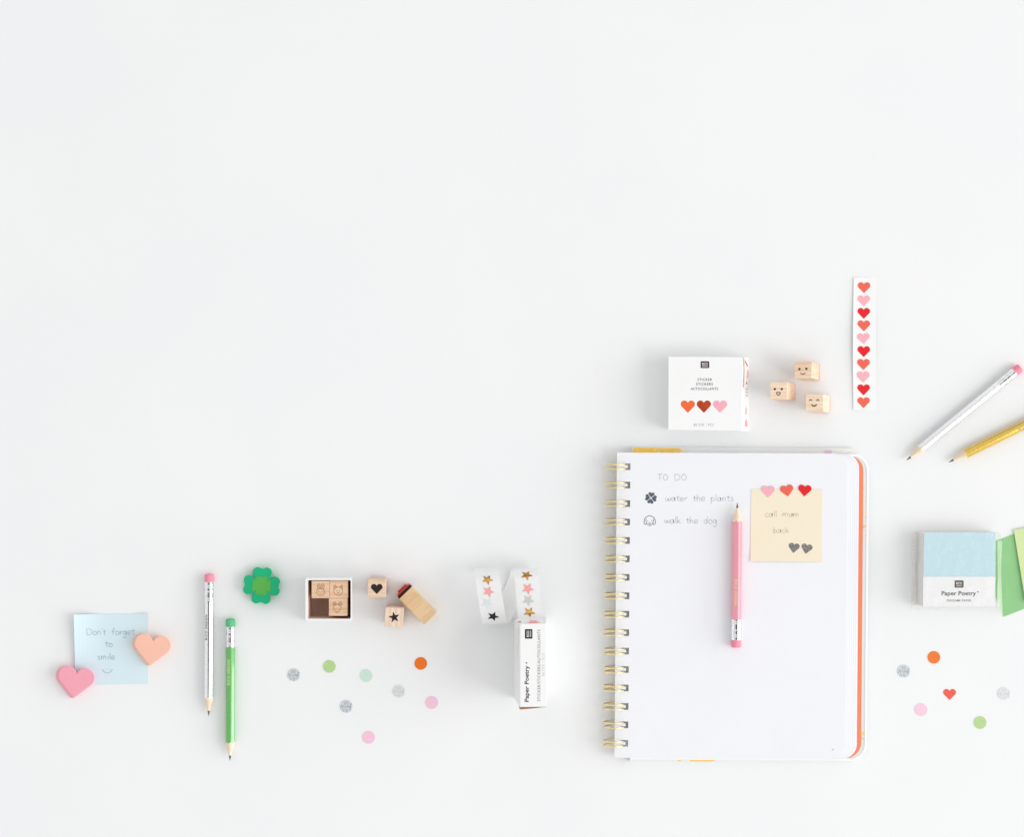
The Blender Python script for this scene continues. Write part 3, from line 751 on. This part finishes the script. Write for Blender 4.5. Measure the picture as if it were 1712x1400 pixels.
WM = [wood('beech block %d' % i, a, b, ax, i*1.37) for i, (a, b, ax) in enumerate((
    ((238, 208, 179), (218, 174, 137), 'x'), ((242, 212, 183), (222, 180, 143), 'x'), ((236, 204, 173), (216, 172, 135), 'x'),
    ((240, 216, 193), (220, 184, 151), 'x'), ((244, 222, 203), (226, 192, 163), 'y'), ((236, 204, 165), (216, 170, 125), 'x'),
    ((242, 218, 193), (220, 182, 147), 'x'), ((244, 222, 197), (224, 190, 155), 'x'), ((245, 224, 201), (228, 196, 163), 'x')))]
def Z4(x, y): return (490+x/6.585, 950+y/6.585)
# open box with three stamps
org = w(550, 1003, 0)
bx = thing('open_box', 'white open cardboard box holding three animal face stamps', 'box', org)
HB = 70.0
mb = MB()
outer = [w(x, y, HB)[:2] for x, y in rrect(510.8, 968.4, 588.8, 1038.2, 2.5, 4)]
inner = [w(x, y, HB)[:2] for x, y in rrect(514.6, 970.6, 586.3, 1035.4, 2.0, 4)]
n = len(outer)
ring3 = lambda L_, z: [(x, y, z) for x, y in L_]
obase = [w(x, y, 0)[:2] for x, y in rrect(509.6, 965.4, 589.0, 1038.6, 2.5, 4)]
xr_, yt_ = max(p[0] for p in inner), max(p[1] for p in inner)
ibase = [(min(x, -268.6), min(y, -265.7)) for x, y in inner]
def band(A_, B_, mi): mb.add(A_+B_, [(i, (i+1) % n, n+(i+1) % n, n+i) for i in range(n)], mi)
band(ring3(obase, .1), ring3(outer, HB), 0); band(ring3(outer, HB), ring3(inner, HB), 0)
band(ring3(inner, HB), ring3(inner, HB-1.5), 0); band(ring3(inner, HB-1.5), ring3(ibase, 1.5), 1)
mb.sheet([ring3(ibase, 1.5)], mi=1); mb.sheet([ring3(obase, .1)], mi=0)
build('box_tray', mb, [M_card, mat('brown box lining', (250, 228, 218), .8)], bx, org, fixn=False)
hs = 67.0
def eng(parent, org, items, h, m=M_burn, nm='engraved_face'):
    mb = MB(); f = top(h+.12)
    for it in items:
        if it[0] == 's': stroke(mb, [(a, b) for a, b, _ in catmull([(*Z4(x, y), 0) for x, y in it[1]], 6, it[3] if len(it) > 3 else False)], it[2], f, it[3] if len(it) > 3 else False)
        elif it[0] == 'c': poly(mb, circle(*Z4(*it[1]), it[2], 14), f)
        elif it[0] == 'e': stroke(mb, [Z4(it[1][0]+it[2]*math.cos(2*math.pi*k/36), it[1][1]+it[3]*math.sin(2*math.pi*k/36)) for k in range(36)], it[4], f, True)
    return build(nm, mb, m, parent, org, fixn=False)
LW = .95
G1 = 'animal face stamps standing in the open box'
o, og = upright('wooden_stamp', 'beech stamp with rabbit face, upper left in the open white box', G1, quad(520.9, 971.8, 551.0, 1000.9), hs, 1.6, (0, 0), WM[0])
eng(o, og, [('e', (303, 268), 45, 36, LW), ('s', [(272, 238), (266, 205), (275, 180), (292, 180), (298, 205), (297, 232)], LW), ('s', [(309, 232), (310, 205), (318, 180), (335, 181), (342, 205), (335, 238)], LW),
            ('s', [(281, 228), (278, 205), (284, 192), (290, 228)], .6), ('s', [(318, 228), (324, 192), (331, 205), (327, 230)], .6),
            ('s', [(277, 268), (285, 262), (293, 268)], .8), ('s', [(313, 268), (321, 262), (329, 268)], .8), ('s', [(296, 280), (303, 286), (310, 280)], .9)], hs)
o, og = upright('wooden_stamp', 'beech stamp with cat face, upper right in the open white box', G1, quad(551.4, 971.3, 581.6, 1000.7), hs, 1.6, (0, 0), WM[1])
eng(o, og, [('e', (497, 256), 49, 43, LW), ('s', [(452, 238), (450, 212), (456, 190), (472, 200), (484, 213)], LW), ('s', [(511, 213), (524, 200), (539, 190), (544, 212), (543, 238)], LW),
            ('s', [(459, 222), (460, 204), (474, 214)], .6), ('s', [(521, 214), (535, 204), (536, 222)], .6),
            ('s', [(473, 256), (481, 250), (489, 256)], .8), ('s', [(506, 256), (514, 250), (522, 256)], .8), ('s', [(484, 272), (490, 275), (497, 268), (504, 275), (510, 272)], .9)], hs)
o, og = upright('wooden_stamp', 'beech stamp with round eared mouse face, below the cat one in the box', G1, quad(549.8, 1001.1, 580.8, 1030.6), hs, 1.6, (0, 0), WM[2])
eng(o, og, [('s', [(443, 430), (447, 455), (465, 480), (485, 492), (505, 480), (523, 455), (528, 430), (510, 410), (485, 402), (460, 410)], LW, True),
            ('e', (455, 394), 19, 18, LW), ('e', (521, 394), 19, 18, LW), ('e', (456, 395), 10, 9, .6), ('e', (520, 395), 10, 9, .6),
            ('c', (468, 448), .75), ('c', (503, 448), .75), ('s', [(479, 484), (486, 489), (492, 484)], 1.2)], hs)
G2 = 'single wooden stamps between box and sticker roll'
o, og = upright('wooden_stamp', 'upright beech stamp with black heart on top, right of the open box', G2, quad(614.9, 969.8, 645.0, 999.8), 50, 0, (-1.5, 0), WM[3])
mb = MB(); poly(mb, pic(heart(9.7, 16.6, .08, 0), *Z4(921, 232)), top(50.12)); build('printed_heart', mb, M_black, o, og, fixn=False)
o, og = upright('wooden_stamp', 'upright beech stamp with black star on top, beside the lying stamp', G2, quad(643.4, 1017.2, 673.8, 1048.8, -3), 50, 0, (-1.0, 0), WM[4])
mb = MB(); poly(mb, pic(star(9.3, 10, inner=.42), *Z4(1113, 545)), top(50.12)); build('printed_star', mb, M_black, o, og, fixn=False)
# lying stamp
A, B, C_, E_ = (687.4, 982.7), (729.2, 1025.9), (708.7, 1045.7), (667.7, 1001.6)
org = w(697, 1012, 0)
ls = thing('wooden_stamp', 'beech stamp lying on its side showing red rubber face, right of the star stamp', 'stamp', org, G2)
ht = 29.0
def world_block(name, P4, z0, z1, m, parent, org, bev):
    mb = MB(); b = [(x, y, z0) for x, y in P4]; t = [(x, y, z1) for x, y in P4]
    mb.add(b+t, [(3, 2, 1, 0), (4, 5, 6, 7), (0, 1, 5, 4), (1, 2, 6, 5), (2, 3, 7, 6), (3, 0, 4, 7)])
    return build(name, mb, m, parent, org, bevel=bev)
Aw, Bw, Cw, Ew = [Vector(w(*p, ht)[:2]) for p in (A, B, C_, E_)]
def obl(name, d0, d1, i0, z0, z1, m, bev):
    ax = (Bw-Aw).normalized(); sd = (Ew-Aw)
    P = [Aw-ax*d0+sd*i0, Aw-ax*d1+sd*i0, Ew-ax*d1-sd*i0, Ew-ax*d0-sd*i0]
    return world_block(name, [(p.x, p.y) for p in P], z0, z1, m, ls, org, bev)
# wood grain must run along the block: rotate the block's own coordinates by an object of its own frame
ax = (Bw-Aw).normalized(); lenw = (Bw-Aw).length; ang = math.atan2(ax.y, ax.x)
mid = (Aw+Bw+Cw+Ew)/4
wl = MB(); hw, hl = (Ew-Aw).length/2, lenw/2
b = [(-hl, -hw, 0.1), (hl, -hw, 0.1), (hl, hw, 0.1), (-hl, hw, 0.1)]; t = [(x, y, ht) for x, y, _ in b]
wl.add(b+t, [(3, 2, 1, 0), (4, 5, 6, 7), (0, 1, 5, 4), (1, 2, 6, 5), (2, 3, 7, 6), (3, 0, 4, 7)])
wo = build('wooden_block', wl, wood('beech block lying', (236, 204, 162), (222, 182, 136), 'y', 5.2), ls, (0, 0, 0), bevel=.55)
wo.location = ((mid.x-org[0])*S, (mid.y-org[1])*S, 0); wo.rotation_euler = (0, 0, ang)
obl('foam_layer', 0, 4.6, .0, .3, ht-.4, M_foam, .2)
obl('rubber_die', 4.6, 7.4, .04, 1.2, ht-2, M_red, .3)
obl('raised_relief', 7.4, 10.4, .18, 4, ht-6.5, mat('dark red stamp relief', (196, 66, 54), .55), .9)

# face stamps, upper right
def Z2(x, y): return (1270+x/11.664, 590+y/11.664)
G3 = 'smiling face stamps beside the sticker box'
def facestamp(label, q, wm, marks, hshift):
    h = 50.0
    o, og = upright('wooden_stamp', label, G3, q, h, 0, hshift, wm, red=M_rpk, foam=False)
    mb = MB(); f = top(h+.12)
    for it in marks:
        if it[0] == 'c': poly(mb, circle(*Z2(*it[1]), it[2], 18), f)
        elif it[0] == 's': stroke(mb, [(a, b) for a, b, _ in catmull([(*Z2(x, y), 0) for x, y in it[1]], 8, len(it) > 3)], it[2], f, len(it) > 3)
    build('printed_face', mb, M_dark if it[2] > 1.2 else M_black, o, og, fixn=False)
sh = lambda x: (14.5+(x-856)*50/3400., 0)
facestamp('beech stamp with dot eyes and thin smile, topmost of the three face stamps', quad(1328.1, 605, 1357.2, 632.2), WM[6],
  [('c', (777, 318), 2.0), ('c', (912, 313), 2.0), ('s', [(797, 396), (818, 411), (845, 416), (872, 409), (893, 393)], 1.4)], (21.2, 3.6))
facestamp('beech stamp with dot eyes and open mouth, leftmost of the three face stamps', quad(1287.8, 638.9, 1316.0, 667.6), WM[7],
  [('c', (297, 710), 2.0), ('c', (433, 708), 2.0), ('s', [(336, 776), (366, 774), (398, 776), (396, 806), (366, 827), (338, 806)], 1.5, 1)], (20.5, 2.4))
facestamp('beech stamp with closed smiling eyes, lowest of the three face stamps', quad(1346.9, 659, 1376.2, 687.7, -1), WM[8],
  [('s', [(970, 938), (982, 920), (996, 914), (1010, 921), (1020, 938)], 1.5), ('s', [(1108, 938), (1120, 920), (1133, 914), (1147, 921), (1157, 938)], 1.5),
   ('s', [(1015, 1010), (1036, 1034), (1062, 1042), (1088, 1034), (1110, 1008)], 2.0)], (19.8, 2.8))

# ================================================================== sticker box with hearts
HS = 40.0
org = w(1184, 658, 0)
sb = thing('sticker_box', 'square white sticker box printed with three hearts, above the notebook', 'box', org)
tq = [(1117.2, 719.0), (1240.2, 720.8), (1241.0, 597.2), (1117.6, 596.6)]
bq = [(1118.5, 719.0), (1252.4, 721.2), (1252.0, 598.0), (1118.8, 597.2)]
block('box_body', tq, HS, bq, .1, M_card, sb, org, .5)
f = top(HS+.14)
mb = MB()
text(mb, 'STICKER', 1166.1, 637, 24.4, 4.3, f, bold=.008, space=1.2)
text(mb, 'STICKERS', 1163.8, 644.6, 28, 4.3, f, bold=.008, space=1.2)
text(mb, 'AUTOCOLLANTS', 1155.1, 652.4, 45.2, 4.3, f, bold=.008, space=1.2)
build('lettering', mb, M_dark, sb, org, fixn=False)
mb = MB(); text(mb, '80 STK / PCS', 1159.8, 712.8, 33.6, 4.2, f, space=1.15); build('lettering', mb, M_grey, sb, org, fixn=False)
logo(1171.4, 604.2, 1185.8, 615.7, HS+.14, sb, org, ink=M_dark)
for x, m in ((1150.0, mat('orange print', (242, 108, 54), .5)), (1176.8, mat('copper foil', (218, 86, 44), .3, metal=.45, var=.25, vs=140)), (1203.8, mat('pink print', (248, 176, 188), .55))):
    mb = MB(); poly(mb, pic(heart(11.8, 20.6, .03, 0), x, 680.2), f); build('printed_heart', mb, m, sb, org, fixn=False)
# printed right side
def sidefn(x, y):        # picture point on the sloping right side -> 3D just outside it
    t = (x-1240.6)/(1252.2-1240.6); z = HS*(1-t); X, Y, _ = w(x, y, z); return (X+.35, Y, z+.15)
mb = MB()
def Z1(x, y): return (1090+x/8.75, 580+y/8.75)
def sp(pts, mi): poly(mb, [Z1(*p) for p in pts], sidefn, mi)
sp([(1330, 160), (1342, 162), (1406, 275), (1404, 290), (1390, 286), (1330, 185)], 0)
sp([(1400, 330), (1410, 340), (1412, 440), (1398, 465), (1382, 450), (1392, 385)], 1)
sp([(1382, 500), (1392, 548), (1370, 550)], 2)
sp([(1350, 330), (1362, 340), (1362, 440), (1352, 470), (1346, 400)], 3)
sp([(1374, 858), (1388, 910), (1392, 975), (1380, 998), (1356, 985), (1362, 910)], 1)
sp([(1376, 1038), (1390, 1090), (1398, 1150), (1392, 1178), (1380, 1165), (1362, 1175), (1356, 1140), (1366, 1085)], 4)
for k, y in enumerate((612, 625, 655, 668, 702, 716)): sp([(1362, y), (1400, y+6), (1400, y+11), (1362, y+5)], 5)
build('printed_side', mb, [mat('mauve print', (196, 140, 150), .6), mat('side pink print', (250, 190, 200), .6), mat('side red print', (236, 96, 96), .6), mat('side faint pink print', (246, 220, 216), .6), mat('side salmon print', (246, 160, 164), .6), M_grey], sb, org, fixn=False)
mb = MB()
P = [sidefn(*Z1(*p)) for p in ((1322, 150), (1345, 150), (1352, 300), (1344, 450), (1340, 600), (1326, 602), (1336, 440), (1338, 300))]
P = [(p[0]+.8, p[1], p[2]+.8) for p in P]
mb.sheet([P]); build('torn_flap_edge', mb, mat('flap edge board', (226, 208, 192), .7), sb, org, fixn=False)

# ================================================================== tall sticker roll box (stars)
HR = 106.0
org = w(888, 1110, 0)
rb = thing('sticker_roll_box', 'narrow white sticker box standing on edge with a strip of stars coming out', 'box', org)
tq = [(869.6, 1183.0), (914.2, 1182.8), (913.2, 1043.6), (869.8, 1043.8)]
bq = [(858.6, 1167.0), (913.2, 1167.4), (912.4, 1033.0), (858.4, 1033.6)]
block('box_body', tq, HR, bq, .1, M_card, rb, org, .5)
f = top(HR+.14)
mb = MB()
text(mb, 'Paper Poetry', 884.0, 1174.4, 60.5, 7.0, f, bold=.022, rot=90)
poly(mb, circle(880.2, 1109.2, 1.25, 16), f)
build('lettering', mb, M_dark, rb, org, fixn=False)
mb = MB(); text(mb, 'STICKER/STICKERS/AUTOCOLLANTS', 903.3, 1173.4, 120, 4.6, f, bold=.0, rot=90, space=1.1)
build('lettering', mb, mat('brown grey print', (122, 108, 110), .7), rb, org, fixn=False)
mb = MB(); text(mb, '80 STK / PCS', 910.6, 1131.2, 38, 4.4, f, rot=90, space=1.1); build('lettering', mb, M_pale, rb, org, fixn=False)
logo(877.6, 1052.6, 890.2, 1068.6, HR+.14, rb, org, rot=90)
# open end flap, brown core showing
mb = MB(); a = [(869.8, 1183.3), (904, 1183.3), (869.8, 1187.2)]
mb.plate([[w(x, y, HR-1)[:2] for x, y in a]], HR-14, HR-1, 0)
build('board_core', mb, M_kraft, rb, org, fixn=False)
mb = MB(); a = [(867.6, 1186.8), (869.0, 1188.6), (912.4, 1184.6), (914.0, 1183.2), (904, 1183.9), (880, 1186.3)]
mb.plate([[w(x, y, HR-1.5)[:2] for x, y in a]], HR-40, HR-1.5, 0)
build('end_flap', mb, M_card, rb, org, fixn=False)
# tiny rules of print on the left side
def lside(x, y, t):
    z = HR*(1-t); X, Y, _ = w(x, y, z); return (X-.35, Y, z)
mb = MB()
for (y0, y1, xx, t) in ((1051, 1080, 867.2, .25), (1081, 1118, 866.0, .35), (1154, 1170, 864.4, .50)):
    y = y0
    while y < y1:
        l = random.uniform(1.2, 3.2); mb.add([lside(xx-.35, y, t+.03), lside(xx+.3, y, t-.03), lside(xx+.3, y+l, t-.03), lside(xx-.35, y+l, t+.03)], [(0, 1, 2, 3)]); y += l+.9
build('side_print', mb, M_pale, rb, org, fixn=False)
mb = MB()
for (x0, y0, x1, y1, z) in ((866.2, 1039.6, 871.4, 1041.4, 104), (860.2, 1034.4, 861.8, 1036.8, 90)):
    mb.sheet([[w(a, b, z+2.3) for a, b in ((x0, y0), (x1, y0), (x1, y1), (x0, y1))]])
build('slot_edge', mb, M_kraft, rb, org, fixn=False)
# sticker ribbon: coil coming out of the box end
pth = [(890, 1047, 100), (889, 1041.5, 96), (887.8, 1037, 84), (886.5, 1030, 70), (885, 1015, 62), (883, 992, 60), (881, 968, 55), (879.5, 955, 43), (878.4, 950, 28),
       (875, 954, 10), (867, 975, 3), (853, 1003, 2.5), (838, 1031, 6), (829, 1043.5, 22), (826.5, 1040, 46), (823, 1020, 60), (819, 995, 62), (815.6, 971, 55), (813.8, 956, 40), (813, 951, 22), (813.5, 958, 6)]
C3 = catmull([w(*p) for p in pth], 14)
acc = [0]
for i in range(1, len(C3)): acc.append(acc[-1]+(Vector(C3[i])-Vector(C3[i-1])).length)
WV = Vector((1, 0.045, 0)).normalized()
def at_s(s):
    s = max(0, min(acc[-1], s)); i = 1
    while i < len(acc)-1 and acc[i] < s: i += 1
    t = (s-acc[i-1])/max(1e-6, acc[i]-acc[i-1]); a, b = Vector(C3[i-1]), Vector(C3[i]); p = a.lerp(b, t)
    tn = (b-a).normalized(); nn = WV.cross(tn).normalized(); return p, nn
mb = MB(); HWD = 20.0; vs = []; K = 6
for p, s in zip(C3, acc):
    for k in range(K+1):
        u = (k/K*2-1)*HWD; q = Vector(p)+WV*u; vs.append(tuple(q))
mb.add(vs, [(i*(K+1)+k, i*(K+1)+k+1, (i+1)*(K+1)+k+1, (i+1)*(K+1)+k) for i in range(len(C3)-1) for k in range(K)])
rib_org = org
rib = build('sticker_ribbon', mb, film('translucent backing film', (244, 245, 244), .18, .35), rb, org, smooth=True, fixn=False)
M_sg = mat('gold star foil', (206, 156, 86), .1, metal=1.0, var=.4, vs=220); M_ss = mat('silver star foil', (214, 214, 210), .4, metal=.15)
M_sp = mat('salmon star', (248, 168, 164), .6); M_st = mat('faint silver star', (230, 236, 236), .4, metal=.2)
def proj(p): k = D/(D-p.z); return (856+p.x*k, 700-p.y*k)
for (px, py, m, half, rot) in ((880.5, 962, M_sg, 0, 186), (882.5, 984, M_sp, 0, 184), (883.3, 1004.8, M_ss, 0, 182), (885, 1025, M_sg, 0, 183), (892, 1040.5, M_sp, 0, 180),
                               (815, 969, M_sg, 1, 184), (816.4, 989.4, M_sp, 1, 188), (815, 1009.4, M_st, 1, 176), (824.4, 1031, M_black, 1, 188)):
    best = None
    for i, (p, s) in enumerate(zip(C3, acc)):
        if (half == 0 and i > 14*8) or (half == 1 and i < 14*13+4): continue
        x, y = proj(Vector(p)); d_ = abs(y-py)
        if best is None or d_ < best[0]: best = (d_, s, x, p[2])
    _, s0, x0, zz = best
    kx = (D-zz)/D
    mb = MB(); ol = star(10.0 if half == 0 else 9.6, rot, inner=.47); dense = []
    for i in range(len(ol)):
        a, b = ol[i], ol[(i+1) % len(ol)]
        for k in range(3): dense.append((a[0]+(b[0]-a[0])*k/3, a[1]+(b[1]-a[1])*k/3))
    def mp_(x, y):
        p, nn = at_s(s0+y)
        if nn.z < 0: nn = -nn
        q = p+WV*((px-x0)*kx+x)+nn*.35; return tuple(q)
    # concentric rings so the star follows the curve of the strip
    rings = [[mp_(x*k, y*k) for x, y in dense] for k in (0.02, .25, .5, .75, 1.0)]
    n = len(dense); vs = [p for r in rings for p in r]
    fs = [(k*n+i, k*n+(i+1) % n, (k+1)*n+(i+1) % n, (k+1)*n+i) for k in range(4) for i in range(n)]
    mb.add(vs, fs); mb.add(rings[0], [tuple(range(n))])
    build('star_sticker', mb, m, rib, org, fixn=False)

# ================================================================== origami paper pack
org = w(1603, 953, 0)
op = thing('origami_paper_pack', 'cellophane wrapped pack of pale blue origami paper with white label', 'paper pack', org)
HO = 34.0
tq = [(1543.2, 1014.4), (1663.6, 1014.0), (1664.9, 891.2), (1544.8, 891.2)]
mb = MB(); T4 = [w(x, y, HO) for x, y in tq]
def corners(ins_l, z): return [(T4[0][0]-ins_l, T4[0][1], z), (T4[1][0], T4[1][1], z), (T4[2][0], T4[2][1], z), (T4[3][0]-ins_l, T4[3][1], z)]
NLy = 9
cols = [(246, 238, 234), (240, 240, 236), (236, 242, 240), (248, 240, 230), (244, 234, 236), (236, 241, 244), (242, 242, 236), (246, 236, 230), (206, 233, 241)]
pm = [mat('sheet edge %d' % i, c, .85, spec=.1) for i, c in enumerate(cols)]
for i in range(NLy):
    z0 = 1.6+i*(HO-1.6)/NLy; z1 = z0+(HO-1.6)/NLy-.12; j = random.uniform(-.5, .5) if i < NLy-1 else 0
    c = corners(5.5*(1-i/(NLy-1))+j, z1); mb.add([(x, y, z0) for x, y, _ in c]+c, [(3, 2, 1, 0), (4, 5, 6, 7), (0, 1, 5, 4), (1, 2, 6, 5), (2, 3, 7, 6), (3, 0, 4, 7)], i)
build('paper_stack', mb, pm, op, org, fixn=False)
mb = MB(); lab = [(1543.0, 1014.8), (1663.8, 1014.4), (1664.2, 964.8), (1543.6, 964.8)]
mb.plate([[w(x, y, HO+.5)[:2] for x, y in lab]], HO+.1, HO+.5)
lb = build('label_band', mb, M_card, op, org, fixn=False)
f = top(HO+.64)
mb = MB()
text(mb, 'Paper Poetry', 1574.2, 996.0, 57.5, 7.0, f, bold=.012)
poly(mb, circle(1635, 990.2, 1.1, 14), f)
build('lettering', mb, M_dark, lb, org, fixn=False)
mb = MB(); text(mb, 'ORIGAMI PAPER', 1582.6, 1006.5, 41.4, 3.6, f, bold=.006, space=1.15)
build('lettering', mb, mat('mid grey print', (118, 112, 112), .7), lb, org, fixn=False)
logo(1596, 971.0, 1611, 983.2, HO+.64, lb, org, ink=mat('warm dark grey print', (96, 86, 80), .7))
# cellophane: loose box around the pack with a flattened seam flap on the left and creased right side
mb = MB()
bot = [w(x, y, .9) for x, y in ((1529, 1021), (1668, 1024), (1670, 893), (1533, 893))]
mdl = [w(x, y, 18) for x, y in ((1531, 1019), (1671.5, 1020), (1673.5, 893), (1534, 891.5))]
tp = [w(x, y, HO+1.6) for x, y in ((1541.5, 1017), (1666.0, 1016.6), (1667.2, 889.4), (1543, 889.2))]
for a, b in ((bot, mdl), (mdl, tp)):
    mb.add(a+b, [(0, 1, 5, 4), (1, 2, 6, 5), (2, 3, 7, 6), (3, 0, 4, 7)])
mb.add(tp, [(0, 1, 2, 3)])
MC = cello('clear cellophane')
build('cellophane_wrap', mb, MC, op, org, fixn=False)
mb = MB()
fl = [(1524, 893.5, 3), (1534, 892, 15), (1533, 930, 17), (1531, 946, 14), (1532, 1012, 16), (1523.5, 1014, 2), (1526.5, 950, 4), (1524.5, 935, 5)]
mb.sheet([[w(*p) for p in fl]]); build('seam_flap', mb, film('milky cellophane seam', (236, 232, 228), .55, .2), op, org, fixn=False)
mb = MB()
mb.add([w(1667.5, 904, 34), w(1675.5, 905, 6), w(1673.5, 950, 9), w(1676.5, 1030, 3), w(1666.8, 1012, 33), w(1668.5, 960, 30)], [(0, 1, 2, 5), (5, 2, 3, 4)])
build('side_fold', mb, film('milky cellophane fold', (244, 248, 236), .55, .15), op, org, fixn=False)

# loose sheets
def square_sheet(name, label, corner, ang, size, z0, m, curl, anchor):
    a = math.radians(ang); ux, uy = math.cos(a), -math.sin(a); vx, vy = math.sin(a), math.cos(a)   # picture dirs: u along edge, v down
    if anchor == 'TL': TL = corner
    else: TL = (corner[0]-vx*size, corner[1]-vy*size)
    cs = [TL, (TL[0]+ux*size, TL[1]+uy*size), (TL[0]+ux*size+vx*size, TL[1]+uy*size+vy*size), (TL[0]+vx*size, TL[1]+vy*size)]
    return note_sheet(name, label, cs, z0, m, curl, cat='paper sheet')
o, _, _ = square_sheet('origami_sheet', 'mid green origami sheet partly under the paler green sheet, beside the blue pack', (1677.6, 1032), 21.3, 123, .25, mat('mid green paper', (152, 206, 146), .8, spec=.1, var=.03, vs=60), lambda u, v: 0.0, 'BL')
o['group'] = 'loose green origami sheets'
o, _, _ = square_sheet('origami_sheet', 'pale lime green origami sheet on top, cut off by the picture edge', (1694.4, 886.0), 9.0, 123, 1.0, mat('pale lime paper', (214, 230, 172), .8, spec=.1, var=.02, vs=60), lambda u, v: 4.0*(1-u)**2*(.4+.6*v), 'TL')
o['group'] = 'loose green origami sheets'
